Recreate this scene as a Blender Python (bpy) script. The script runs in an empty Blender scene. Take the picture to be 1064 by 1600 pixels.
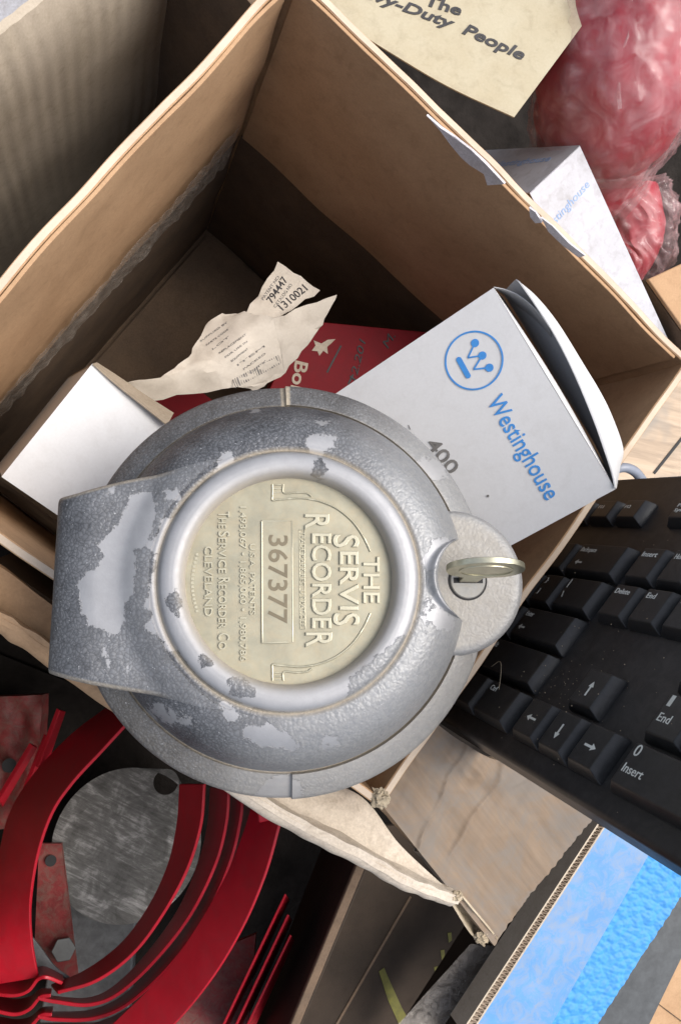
import bpy, bmesh, math, random
from mathutils import Vector, Matrix, noise
random.seed(7)
V = Vector
sc = bpy.context.scene
S = 0.01                                   # everything below is written in centimetres

# ------------------------------------------------------------------ camera
CAM_H, TILT, FPX = 30.0, math.radians(16.4), 1244.0
cam_d = bpy.data.cameras.new("camera"); cam = bpy.data.objects.new("camera", cam_d)
sc.collection.objects.link(cam); sc.camera = cam
cam_d.sensor_fit = 'VERTICAL'; cam_d.sensor_height = 36; cam_d.lens = 36 * FPX / 1600
cam_d.clip_start = 0.01; cam_d.clip_end = 60
cam.location = (0, 0, CAM_H * S); cam.rotation_euler = (0, -TILT, 0)

# ------------------------------------------------------------------ world, sun, exposure
SUN_EL, SUN_AZ = math.radians(61), math.radians(14)      # azimuth measured from +X towards +Y
w = bpy.data.worlds.new("World"); sc.world = w; w.use_nodes = True
nt = w.node_tree; nt.nodes.clear()
out = nt.nodes.new('ShaderNodeOutputWorld'); bg = nt.nodes.new('ShaderNodeBackground')
sky = nt.nodes.new('ShaderNodeTexSky'); sky.sky_type = 'NISHITA'; sky.sun_disc = False
sky.sun_elevation = SUN_EL; sky.sun_rotation = math.pi/2 - SUN_AZ
sky.air_density = 1.0; sky.dust_density = 4.0; sky.ozone_density = 1.0
bg.inputs['Strength'].default_value = 0.095
hs_ = nt.nodes.new('ShaderNodeHueSaturation'); hs_.inputs['Saturation'].default_value = 0.58   # thin overcast
nt.links.new(sky.outputs[0], hs_.inputs['Color']); nt.links.new(hs_.outputs[0], bg.inputs[0]); nt.links.new(bg.outputs[0], out.inputs[0])
sun_d = bpy.data.lights.new("sun", 'SUN'); sun_d.energy = 1.5; sun_d.angle = math.radians(42)
sun_d.color = (1.0, 0.965, 0.92)
sun = bpy.data.objects.new("sun", sun_d); sc.collection.objects.link(sun)
sd = V((math.cos(SUN_EL)*math.cos(SUN_AZ), math.cos(SUN_EL)*math.sin(SUN_AZ), math.sin(SUN_EL)))
sun.rotation_euler = sd.to_track_quat('Z', 'Y').to_euler()
sc.view_settings.view_transform = 'Standard'; sc.view_settings.look = 'None'
sc.view_settings.exposure = 1.06; sc.view_settings.gamma = 1.0
sc.cycles.max_bounces = 8; sc.cycles.diffuse_bounces = 2; sc.cycles.transparent_max_bounces = 12

# ------------------------------------------------------------------ measuring helpers
CR = V((math.cos(TILT), 0, math.sin(TILT))); CD = V((0, -1, 0)); CF = V((math.sin(TILT), 0, -math.cos(TILT)))
C0 = V((0, 0, CAM_H))
def ray(x, y): return CR*((x-532)/FPX) + CD*((y-800)/FPX) + CF
def W(x, y, z=0.0):                        # point at height z
    r = ray(x, y); return C0 + r*((z-CAM_H)/r.z)
def D(x, y, d): return C0 + ray(x, y)*d    # point at distance d along the lens axis
def onplane(x, y, p, n):
    r = ray(x, y); return C0 + r*((p-C0).dot(n)/r.dot(n))
def nz(p, sc_=1.0, seed=0.0): return noise.noise(V(p)*sc_ + V((seed*7.3, seed*3.1, -seed*5.7)))

# ------------------------------------------------------------------ scene helpers
def tag(o, label=None, cat=None, group=None, kind=None):
    if label: o['label'] = label
    if cat: o['category'] = cat
    if group: o['group'] = group
    if kind: o['kind'] = kind
    return o
def thing(name, base, label, cat, group=None, basis=None):
    o = bpy.data.objects.new(name, None); sc.collection.objects.link(o)
    o.empty_display_size = 0.01
    M = basis.to_4x4() if basis else Matrix.Identity(4)
    M.translation = V(base)*S
    o.matrix_world = M
    o['_m'] = 1
    return tag(o, label, cat, group)
MW = {}
def mesh(name, vs, fs, mat, parent=None, smooth=False, base=None, local=False, bevel=0, attrs=None, sharp=None, matidx=None):
    """vs: world cm (or the parent's local cm when local=True)."""
    me = bpy.data.meshes.new(name)
    if parent is not None:
        if local: pts = [V(v)*S for v in vs]
        else:
            inv = parent_world(parent).inverted(); pts = [inv @ (V(v)*S) for v in vs]
        b = None
    else:
        if base is None:
            xs = [V(v) for v in vs]; base = sum(xs, V((0,0,0)))/len(xs); base.z = min(p.z for p in xs)
        b = V(base); pts = [(V(v)-b)*S for v in vs]
    me.from_pydata([tuple(p) for p in pts], [], [tuple(f) for f in fs])
    mats = mat if isinstance(mat, (list, tuple)) else [mat]
    for m in mats: me.materials.append(m)
    if matidx:
        for p, i in zip(me.polygons, matidx): p.material_index = i
    if attrs:
        for k, vals in attrs.items():
            a = me.attributes.new(k, 'FLOAT', 'POINT'); a.data.foreach_set('value', vals)
    me.validate(); 
    bm = bmesh.new(); bm.from_mesh(me); bmesh.ops.recalc_face_normals(bm, faces=bm.faces); bm.to_mesh(me); bm.free()
    if smooth:
        me.shade_smooth()
        if sharp: me.set_sharp_from_angle(angle=math.radians(sharp))
    o = bpy.data.objects.new(name, me); sc.collection.objects.link(o)
    if parent is not None: o.parent = parent
    else: o.location = b*S
    if bevel:
        m = o.modifiers.new("edge", 'BEVEL'); m.width = bevel*S; m.segments = 3; m.limit_method = 'ANGLE'; m.angle_limit = math.radians(40)
        me.shade_smooth(); m.harden_normals = True
    return o
def parent_world(o):
    M = o.matrix_basis.copy()
    while o.parent: o = o.parent; M = o.matrix_basis @ M
    return M

def slab(name, P, nu, nv, th, mat, parent=None, warp=None, edge=None, bevel=0.0, smooth=True, sharp=35, base=None, th_dir=None):
    """A board or sheet: P(u,v)->point for its visible face, thickness th laid behind (or along th_dir)."""
    g = [[V(P(i/nu, j/nv)) for j in range(nv+1)] for i in range(nu+1)]
    def nrm(i, j):
        a = g[min(i+1,nu)][j]-g[max(i-1,0)][j]; b = g[i][min(j+1,nv)]-g[i][max(j-1,0)]
        n = a.cross(b)
        return n.normalized() if n.length > 1e-9 else V((0,0,1))
    vs, fs = [], []
    N = [[nrm(i,j) for j in range(nv+1)] for i in range(nu+1)]
    cen = g[nu//2][nv//2]; flip = 1 if N[nu//2][nv//2].dot(C0-cen) > 0 else -1
    if warp:
        for i in range(nu+1):
            for j in range(nv+1): g[i][j] = g[i][j] + N[i][j]*flip*warp(i/nu, j/nv)
    for i in range(nu+1):
        for j in range(nv+1): vs.append(g[i][j])
    k = len(vs)
    for i in range(nu+1):
        for j in range(nv+1):
            vs.append(g[i][j] + (th_dir*th if th_dir is not None else -N[i][j]*flip*th))
    ix = lambda i,j: i*(nv+1)+j
    for i in range(nu):
        for j in range(nv):
            fs.append((ix(i,j),ix(i+1,j),ix(i+1,j+1),ix(i,j+1)))
            fs.append((k+ix(i,j),k+ix(i,j+1),k+ix(i+1,j+1),k+ix(i+1,j)))
    for i in range(nu):
        fs.append((ix(i,0),k+ix(i,0),k+ix(i+1,0),ix(i+1,0))); fs.append((ix(i,nv),ix(i+1,nv),k+ix(i+1,nv),k+ix(i,nv)))
    for j in range(nv):
        fs.append((ix(0,j),ix(0,j+1),k+ix(0,j+1),k+ix(0,j))); fs.append((ix(nu,j),k+ix(nu,j),k+ix(nu,j+1),ix(nu,j+1)))
    return mesh(name, vs, fs, mat, parent, smooth=smooth, sharp=sharp, bevel=bevel, base=base)
def bil(a, b, c, d):                        # a(u0v0) b(u1v0) c(u1v1) d(u0v1)
    a,b,c,d = map(V,(a,b,c,d))
    return lambda u,v: a*(1-u)*(1-v)+b*u*(1-v)+c*u*v+d*(1-u)*v
def cr(pts, t):                             # smooth curve through points, t in 0..1
    n = len(pts)-1; x = min(max(t,0),1)*n; i = min(int(x), n-1); f = x-i
    p1, p2 = pts[i], pts[i+1]; p0 = pts[i-1] if i>0 else p1*2-p2; p3 = pts[i+2] if i+2<=n else p2*2-p1
    return 0.5*((2*p1)+(p2-p0)*f+(2*p0-5*p1+4*p2-p3)*f*f+(3*p1-p0-3*p2+p3)*f*f*f)
def tube(name, pts, r, mat, parent=None, seg=8, n=None, local=False, base=None):
    pts = [V(p) for p in pts]; n = n or len(pts)*6
    c = [cr(pts, i/n) for i in range(n+1)]; vs, fs = [], []
    up = V((0.13,0.27,0.95))
    for i, p in enumerate(c):
        t = (c[min(i+1,n)]-c[max(i-1,0)]).normalized(); a = t.cross(up).normalized(); b = t.cross(a)
        for k in range(seg):
            an = 2*math.pi*k/seg; vs.append(p+a*math.cos(an)*r+b*math.sin(an)*r)
    for i in range(n):
        for k in range(seg):
            k2=(k+1)%seg; fs.append((i*seg+k,i*seg+k2,(i+1)*seg+k2,(i+1)*seg+k))
    fs.append(tuple(range(seg))); fs.append(tuple(n*seg+k for k in range(seg)))
    return mesh(name, vs, fs, mat, parent, smooth=True, sharp=60, local=local, base=base)
def hexa(name, c8, mat, parent=None, bevel=0.0, base=None, local=False):
    """c8: four corners of one face, then the four behind them."""
    return mesh(name, c8, [(0,1,2,3),(7,6,5,4),(0,4,5,1),(1,5,6,2),(2,6,7,3),(3,7,4,0)], mat, parent, bevel=bevel, base=base, local=local)
def prism(name, poly, h0, h1, mat, parent=None, local=False, to=None, bevel=0.0):
    """poly: 2D outline; to(x,y,h)->point."""
    to = to or (lambda x,y,h: V((x,y,h)))
    n = len(poly); vs = [to(x,y,h0) for x,y in poly]+[to(x,y,h1) for x,y in poly]
    fs = [tuple(range(n)), tuple(range(2*n-1,n-1,-1))]+[(i,(i+1)%n,n+(i+1)%n,n+i) for i in range(n)]
    return mesh(name, vs, fs, mat, parent, local=local, bevel=bevel)

_tc = {}
def text_geo(s, ext=0.0, bev=0.0, shear=0.0, bold=0.0, res=3):
    key = (s, ext, bev, shear, bold)
    if key in _tc: return _tc[key]
    cu = bpy.data.curves.new("t", 'FONT'); cu.body = s; cu.size = 1.0; cu.extrude = ext; cu.bevel_depth = bev
    cu.bevel_resolution = 1; cu.shear = shear; cu.offset = bold; cu.resolution_u = res; cu.align_x = 'CENTER'
    o = bpy.data.objects.new("t", cu); sc.collection.objects.link(o)
    dg = bpy.context.evaluated_depsgraph_get(); me = bpy.data.meshes.new_from_object(o.evaluated_get(dg))
    vs = [v.co.copy() for v in me.vertices]; fs = [tuple(p.vertices) for p in me.polygons]
    bpy.data.objects.remove(o); bpy.data.curves.remove(cu); bpy.data.meshes.remove(me)
    _tc[key] = (vs, fs); return vs, fs
CAP = (lambda vs: (min(v.y for v in vs[0]), max(v.y for v in vs[0])))(text_geo("H"))
def text(name, s, p0, p1, cap, nrm, mat, parent, h=0.004, shear=0.0, bold=0.0, bev=0.0, drop=None, bend=None, local=False, wmax=None):
    """Text from baseline point p0 to p1 (cm), capital height cap, lying on the face with normal nrm."""
    k_ = cap/CAP[1]
    ext_ = max(h/k_-bev, .001) if bev else 1.0
    vs, fs = text_geo(s, round(ext_,3), bev, shear, bold)
    x0 = min(v.x for v in vs); x1 = max(v.x for v in vs)
    p0, p1, nrm = V(p0), V(p1), V(nrm).normalized(); d = p1-p0; L = d.length; d = d/L; up = nrm.cross(d)
    zmax = max(v.z for v in vs); out_ = []
    for v in vs:
        x = (v.x-x0)/(x1-x0)*L; y = v.y/CAP[1]*cap; z = (v.z/zmax)*h
        q = p0+d*x+up*y
        if bend: q = bend(q)
        out_.append(q+nrm*z)
    return mesh(name, out_, fs, mat, parent, local=local)

# ------------------------------------------------------------------ materials
def mat(name): 
    m = bpy.data.materials.new(name); m.use_nodes = True
    return m, m.node_tree.nodes, m.node_tree.links, m.node_tree.nodes['Principled BSDF']
def N_(nodes, t, **k):
    n = nodes.new(t)
    for a, b in k.items():
        if a.startswith('i_'): n.inputs[a[2:].replace('_',' ')].default_value = b
        else: setattr(n, a, b)
    return n
def coords(nodes, links, scale=(100,100,100)):
    tc = nodes.new('ShaderNodeTexCoord'); mp = nodes.new('ShaderNodeMapping'); mp.inputs['Scale'].default_value = scale
    links.new(tc.outputs['Object'], mp.inputs[0]); return mp.outputs[0]      # object space in centimetres
def noise_n(nodes, links, co, scale, detail=4, rough=0.55, dist=0.0):
    n = nodes.new('ShaderNodeTexNoise'); n.inputs['Scale'].default_value = scale; n.inputs['Detail'].default_value = detail
    n.inputs['Roughness'].default_value = rough; n.inputs['Distortion'].default_value = dist
    links.new(co, n.inputs['Vector']); return n.outputs['Fac']
def ramp(nodes, links, fac, stops):
    r = nodes.new('ShaderNodeValToRGB'); e = r.color_ramp.elements
    while len(e) < len(stops): e.new(0.5)
    for el, (p, c) in zip(e, stops):
        el.position = p; el.color = (*c, 1) if len(c) == 3 else c
    links.new(fac, r.inputs[0]); return r.outputs[0]
def mix(nodes, links, fac, a, b, mode='MIX'):
    m = nodes.new('ShaderNodeMix'); m.data_type = 'RGBA'; m.blend_type = mode
    for sock, val in ((0, fac), (6, a), (7, b)):
        if isinstance(val, (int, float)): m.inputs[sock].default_value = val
        elif isinstance(val, tuple): m.inputs[sock].default_value = (*val, 1)
        else: links.new(val, m.inputs[sock])
    return m.outputs[2]
def math_n(nodes, links, op, a, b=None, clamp=False):
    m = nodes.new('ShaderNodeMath'); m.operation = op; m.use_clamp = clamp
    for i, val in enumerate((a, b)):
        if val is None: continue
        if isinstance(val, (int, float)): m.inputs[i].default_value = val
        else: links.new(val, m.inputs[i])
    return m.outputs[0]
def bump(nodes, links, h, strength, dist, bsdf, prev=None):
    b = nodes.new('ShaderNodeBump'); b.inputs['Strength'].default_value = strength; b.inputs['Distance'].default_value = dist*S
    links.new(h, b.inputs['Height'])
    if prev: links.new(prev, b.inputs['Normal'])
    links.new(b.outputs[0], bsdf.inputs['Normal']); return b.outputs[0]

def board_mat(name, col, dark, spec=0.25, grain=1.0, stain=0.28, rough=0.85, bstr=0.25, spk=1.0):
    m, n, l, p = mat(name); co = coords(n, l)
    a = noise_n(n, l, co, 0.35, 5, 0.6); b = noise_n(n, l, co, 9.0*grain, 6, 0.75); c = noise_n(n, l, co, 1.6, 4, 0.6, 0.5)
    base = ramp(n, l, a, [(0.32, dark), (0.62, col)])
    sp = ramp(n, l, b, [(0.3, (1-.22*spk,1-.24*spk,1-.26*spk)), (0.7, (1+.1*spk,)*3)])
    base = mix(n, l, 1.0, base, sp, 'MULTIPLY')
    st = ramp(n, l, c, [(0.5, (1,1,1)), (0.75, (1-stain*.5, 1-stain*.55, 1-stain*.6))])
    base = mix(n, l, 1.0, base, st, 'MULTIPLY')
    l.new(base, p.inputs['Base Color']); p.inputs['Roughness'].default_value = rough
    p.inputs['Specular IOR Level'].default_value = spec
    bump(n, l, b, bstr, 0.03, p)
    return m
M_kraft = board_mat('kraft_cardboard', (0.50,0.32,0.185), (0.44,0.275,0.155), spk=.6, bstr=.15)
M_kraft_dark = board_mat('shade_darkened_cardboard', (0.17,0.115,0.075), (0.12,0.085,0.06))  # darker kraft: shade of deep interiors put into the colour
M_kraft_grey = board_mat('greyish_cardboard', (0.52,0.445,0.35), (0.46,0.39,0.30), spk=.6)
M_rim = board_mat('cardboard_cut_edge', (0.66,0.54,0.42), (0.56,0.44,0.33), grain=2, spk=.4, stain=.0, bstr=.1)
M_cream = board_mat('cream_torn_cardboard', (0.66,0.58,0.48), (0.56,0.48,0.38), stain=0.5)
M_torn = board_mat('torn_paper_fibre', (0.52,0.44,0.32), (0.36,0.29,0.20), grain=2, bstr=0.8)
M_white = board_mat('white_carton', (0.66,0.655,0.655), (0.625,0.62,0.618), stain=0.12, rough=0.55, bstr=0.05, spec=0.35, spk=.22)
M_white2 = board_mat('dusty_white_carton', (0.56,0.56,0.60), (0.48,0.48,0.50), stain=0.4, rough=0.6, bstr=0.06, spk=.35)
M_deep = board_mat('dark_shadowy_brown_board', (0.048,0.034,0.024), (0.034,0.025,0.018), spk=.6)  # brown board with the shade of the box put into its colour
M_carton_in = board_mat('grey_carton_inside', (0.40,0.33,0.25), (0.33,0.27,0.2))
M_creambox = board_mat('aged_cream_card', (0.50,0.445,0.32), (0.45,0.385,0.26), stain=0.3, bstr=0.05, rough=0.65, spk=.3)
M_paper = board_mat('buff_paper', (0.62,0.56,0.48), (0.54,0.48,0.40), stain=0.3, bstr=0.06, spk=.3)
M_floor = board_mat('grey_concrete', (0.46,0.46,0.49), (0.38,0.38,0.40), stain=0.5)
M_tornwhite = board_mat('torn_white_paper', (0.72,0.70,0.74), (0.6,0.58,0.6), stain=0.3, bstr=0.6)

def tape_mat():
    m, n, l, p = mat('taped_brown_cardboard'); co = coords(n, l)
    m0 = n.new('ShaderNodeMapping'); m0.inputs['Rotation'].default_value = (0,0,math.radians(52)); l.new(co, m0.inputs[0])
    mp = n.new('ShaderNodeMapping'); mp.inputs['Scale'].default_value = (0.20,2.4,1)
    l.new(m0.outputs[0], mp.inputs[0])
    s = noise_n(n, l, mp.outputs[0], 1.0, 8, 0.62, 0.1); a = noise_n(n, l, co, 0.45, 7, 0.72, 0.5)
    base = ramp(n, l, s, [(0.25,(0.15,0.11,0.075)), (0.48,(0.195,0.14,0.095)), (0.66,(0.23,0.168,0.115)), (0.8,(0.27,0.21,0.155))])
    film = ramp(n, l, a, [(0.42,(0,0,0)), (0.60,(1,1,1))])
    base = mix(n, l, math_n(n, l, 'MULTIPLY', film, 0.75), base, (0.165,0.148,0.13))
    l.new(base, p.inputs['Base Color']); p.inputs['Roughness'].default_value = 0.62; p.inputs['Specular IOR Level'].default_value = 0.3
    bump(n, l, s, 0.3, 0.05, p); return m
M_tape = tape_mat()
def clear_mat(name, tint=(0.9,0.88,0.85), alpha=0.28, rough=0.22, sc_=1.6, bs=0.6):
    m, n, l, p = mat(name); co = coords(n, l)
    a = noise_n(n, l, co, sc_, 6, 0.7, 1.2)
    l.new(ramp(n, l, a, [(0.35,(alpha*.35,)*3), (0.75,(min(1,alpha*2.0),)*3)]), p.inputs['Alpha'])
    p.inputs['Base Color'].default_value = (*tint,1); p.inputs['Roughness'].default_value = rough
    p.inputs['Specular IOR Level'].default_value = 0.8
    bump(n, l, a, bs, 0.15, p); return m
M_clear = clear_mat('clear_packing_tape', (0.42,0.37,0.32), 0.26)
M_bag = clear_mat('clear_plastic_film', (0.72,0.50,0.50), 0.2, 0.07, 0.6, 0.3)

def metal_mat():
    """Grey hammered enamel, worn through to bare alloy where the mesh attribute 'wear' is positive; 'dust' = tan dirt."""
    m, n, l, p = mat('hammered_enamel_on_cast_metal'); co = coords(n, l)
    at = n.new('ShaderNodeAttribute'); at.attribute_name = 'wear'
    ad = n.new('ShaderNodeAttribute'); ad.attribute_name = 'dust'
    ag = n.new('ShaderNodeAttribute'); ag.attribute_name = 'pale'
    e1 = noise_n(n, l, co, 3.0, 6, 0.7); e2 = noise_n(n, l, co, 11.0, 3, 0.6)
    wv = math_n(n, l, 'ADD', at.outputs['Fac'], math_n(n, l, 'MULTIPLY', math_n(n, l, 'SUBTRACT', e1, 0.5), 0.55))
    wv = math_n(n, l, 'ADD', wv, math_n(n, l, 'MULTIPLY', math_n(n, l, 'SUBTRACT', e2, 0.5), 0.16))
    wear = math_n(n, l, 'MULTIPLY', wv, 26.0, clamp=True)
    warpn = n.new('ShaderNodeTexNoise'); warpn.inputs['Scale'].default_value = 2.2; warpn.inputs['Detail'].default_value = 2
    l.new(co, warpn.inputs['Vector'])
    vm = n.new('ShaderNodeVectorMath'); vm.operation = 'MULTIPLY_ADD'; vm.inputs[1].default_value = (0.35,)*3
    l.new(warpn.outputs['Color'], vm.inputs[0]); l.new(co, vm.inputs[2])
    vo = n.new('ShaderNodeTexVoronoi'); vo.inputs['Scale'].default_value = 8.4; vo.feature = 'SMOOTH_F1'; vo.inputs['Smoothness'].default_value = 0.35
    l.new(vm.outputs[0], vo.inputs['Vector'])
    ve = n.new('ShaderNodeTexVoronoi'); ve.inputs['Scale'].default_value = 8.4; ve.feature = 'DISTANCE_TO_EDGE'
    l.new(vm.outputs[0], ve.inputs['Vector'])
    paint = ramp(n, l, ve.outputs['Distance'], [(0.0,(0.045,0.046,0.05)), (0.07,(0.10,0.104,0.113)), (0.5,(0.15,0.156,0.17))])
    mott = noise_n(n, l, co, 0.9, 5, 0.65)
    paint = mix(n, l, 1.0, paint, ramp(n, l, mott, [(0.32,(0.72,0.72,0.73)), (0.7,(1.5,1.49,1.47))]), 'MULTIPLY')
    spk = noise_n(n, l, co, 14.0, 2, 0.5)
    paint = mix(n, l, ramp(n, l, spk, [(0.69,(0,0,0)), (0.74,(.8,.8,.8))]), paint, (0.55,0.55,0.56))
    pale = mix(n, l, noise_n(n, l, co, 5.5, 5, 0.7), (0.20,0.215,0.24), (0.44,0.43,0.41))
    paint = mix(n, l, ag.outputs['Fac'], paint, pale)  # blends in the lighter enamel painted for the lit side
    bare = mix(n, l, noise_n(n, l, co, 1.7, 6, 0.7), (0.29,0.29,0.30), (0.43,0.43,0.44))
    col = mix(n, l, wear, paint, bare)
    dn = noise_n(n, l, co, 4.0, 5, 0.7)
    dfac = math_n(n, l, 'MULTIPLY', ad.outputs['Fac'], math_n(n, l, 'ADD', dn, 0.35), clamp=True)
    col = mix(n, l, dfac, col, (0.46,0.39,0.29))
    l.new(col, p.inputs['Base Color'])
    met = math_n(n, l, 'ADD', 0.25, math_n(n, l, 'MULTIPLY', wear, 0.25))
    met = math_n(n, l, 'MULTIPLY', met, math_n(n, l, 'SUBTRACT', 1.0, dfac), clamp=True); l.new(met, p.inputs['Metallic'])
    ro = math_n(n, l, 'ADD', 0.47, math_n(n, l, 'MULTIPLY', wear, 0.08))
    ro = math_n(n, l, 'ADD', ro, math_n(n, l, 'MULTIPLY', dfac, 0.4))
    ro = math_n(n, l, 'ADD', ro, math_n(n, l, 'MULTIPLY', math_n(n, l, 'SUBTRACT', dn, 0.5), 0.25)); l.new(ro, p.inputs['Roughness'])
    hh = math_n(n, l, 'MULTIPLY', math_n(n, l, 'SUBTRACT', 0.6, vo.outputs['Distance']), math_n(n, l, 'SUBTRACT', 1.0, wear))
    hh = math_n(n, l, 'MULTIPLY', hh, math_n(n, l, 'SUBTRACT', 1.0, math_n(n, l, 'MULTIPLY', ag.outputs['Fac'], 0.35)))
    b1 = bump(n, l, hh, 0.36, 0.045, p)
    b2 = bump(n, l, math_n(n, l, 'SUBTRACT', 1.0, wear), 0.5, 0.025, p, b1)
    bump(n, l, spk, 0.12, 0.02, p, b2)
    return m
M_cast = metal_mat()
def simple(name, col, rough=0.5, metal=0.0, spec=0.5, var=0.15, vs_=1.5, bs=0.1, bsc=12, bd=0.02, coat=0, dustc=None, dusta=0.5):
    m, n, l, p = mat(name); co = coords(n, l)
    a = noise_n(n, l, co, vs_, 5, 0.65, 0.3)
    c = ramp(n, l, a, [(0.3, tuple(x*(1-var) for x in col)), (0.7, tuple(min(1,x*(1+var)) for x in col))])
    if dustc:
        d = noise_n(n, l, co, vs_*1.7, 6, 0.75, 0.8)
        c = mix(n, l, ramp(n, l, d, [(0.42,(0,0,0)), (0.75,(dusta,)*3)]), c, dustc)
    l.new(c, p.inputs['Base Color']); p.inputs['Metallic'].default_value = metal; p.inputs['Specular IOR Level'].default_value = spec
    r = math_n(n, l, 'ADD', rough-0.08, math_n(n, l, 'MULTIPLY', a, 0.16)); l.new(r, p.inputs['Roughness'])
    if coat: p.inputs['Coat Weight'].default_value = coat; p.inputs['Coat Roughness'].default_value = 0.15
    b = noise_n(n, l, co, bsc, 4, 0.6); bump(n, l, b, bs, bd, p); return m
M_plate = simple('aged_nickel_plate', (0.335,0.315,0.235), 0.5, 0.35, var=0.16, vs_=1.3, bs=0.15, bsc=8, dustc=(0.42,0.34,0.22), dusta=0.55)
M_letter = simple('rubbed_plate_lettering', (0.47,0.44,0.33), 0.40, 0.4, var=0.08)
M_stamp = simple('stamped_digits', (0.17,0.14,0.09), 0.55, 0.2)
M_keyb = simple('nickel_brass_key', (0.62,0.59,0.44), 0.33, 0.85, var=0.12, dustc=(0.40,0.36,0.26), dusta=0.5)
M_cyl = simple('steel_lock_core', (0.30,0.30,0.29), 0.6, 0.35, var=0.2, dustc=(0.32,0.28,0.22))
M_black = simple('black_gap', (0.012,0.012,0.013), 0.7)
M_plastic = simple('black_keyboard_plastic', (0.018,0.018,0.020), 0.42, spec=0.5, var=0.2, bs=0.35, bsc=22, bd=0.012, dustc=(0.10,0.095,0.09), dusta=0.30, vs_=1.0)
M_keycap = simple('black_keycap', (0.024,0.024,0.025), 0.36, spec=0.5, var=0.2, bs=0.5, bsc=30, bd=0.012, dustc=(0.09,0.09,0.09), dusta=0.25, vs_=1.3)
M_legend = simple('white_key_legend', (0.72,0.74,0.70), 0.6)
M_blueink = simple('blue_ink', (0.05,0.25,0.62), 0.6, var=0.1)
M_blueink_faint = simple('faded_blue_ink', (0.27,0.40,0.66), 0.6, var=0.2)
M_blackink = simple('black_ink', (0.035,0.033,0.035), 0.6, var=0.3)
M_greyink = simple('grey_ink', (0.17,0.16,0.15), 0.7, var=0.3)
M_red = simple('red_enamel', (0.34,0.006,0.016), 0.36, spec=0.35, var=0.12, vs_=0.6, dustc=(0.14,0.03,0.035), dusta=0.30, bs=0.04)
M_redrust = simple('rusty_red_metal', (0.22,0.03,0.03), 0.6, var=0.4, dustc=(0.16,0.13,0.10), dusta=0.9, vs_=0.9, bs=0.5, bsc=5, bd=0.05)
M_redbox = simple('red_printed_card', (0.20,0.006,0.012), 0.6, spec=0.2, var=0.1)
M_redthing = simple('red_plastic_roll', (0.36,0.025,0.04), 0.4, var=0.2, vs_=0.5)
def scratch_mat():
    m, n, l, p = mat('scratched_grey_metal'); co = coords(n, l)
    m1 = n.new('ShaderNodeMapping'); m1.inputs['Rotation'].default_value = (0,0,.5); l.new(co, m1.inputs[0])
    m2 = n.new('ShaderNodeMapping'); m2.inputs['Scale'].default_value = (.35,3.5,1); l.new(m1.outputs[0], m2.inputs[0])
    a = noise_n(n, l, m2.outputs[0], 1.4, 6, .7, .5); b = noise_n(n, l, co, .7, 5, .7, .6); c2 = noise_n(n, l, co, .22, 2, .5)
    f = math_n(n, l, 'ADD', math_n(n, l, 'MULTIPLY', a, .5), math_n(n, l, 'MULTIPLY', b, .6))
    c = ramp(n, l, f, [(.42,(.055,.053,.048)),(.56,(.11,.107,.10)),(.66,(.24,.235,.225)),(.76,(.45,.44,.42))])
    l.new(c, p.inputs['Base Color']); p.inputs['Metallic'].default_value = .35; p.inputs['Roughness'].default_value = .5
    bump(n, l, f, .4, .04, p); return m
M_scratched = scratch_mat()
M_greypart = simple('dark_grey_metal', (0.11,0.115,0.12), 0.5, 0.3, var=0.3)
M_bolt = simple('zinc_bolt', (0.15,0.155,0.15), 0.5, 0.4, var=0.2)
M_blue = simple('blue_plastic_sheet', (0.10,0.27,0.54), 0.4, spec=0.4, var=0.08, dustc=(0.30,0.31,0.34), dusta=0.9, vs_=0.55, bs=0.1)
M_foam = simple('bright_blue_foam', (0.045,0.26,0.60), 0.6, var=0.08, bs=0.2)
M_cable = simple('grey_blue_cable', (0.22,0.24,0.29), 0.4, var=0.1)
M_yellow = simple('yellow_crayon', (0.12,0.11,0.015), 0.7, var=0.3)
M_ground = simple('dark_dirty_ground', (0.020,0.017,0.015), 0.9, spec=0.05, var=0.5, vs_=0.3, bs=0.5, bsc=2, bd=0.2)
M_darkgrey = simple('dark_grey_rubber', (0.06,0.065,0.068), 0.5, var=0.3)

# ================================================================== SETTING
g = mesh('ground', [(-150,-150,-30),(150,-150,-30),(150,150,-30),(-150,150,-30)], [(0,1,2,3)], M_ground, base=(0,0,-30))
tag(g, kind='structure')

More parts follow.
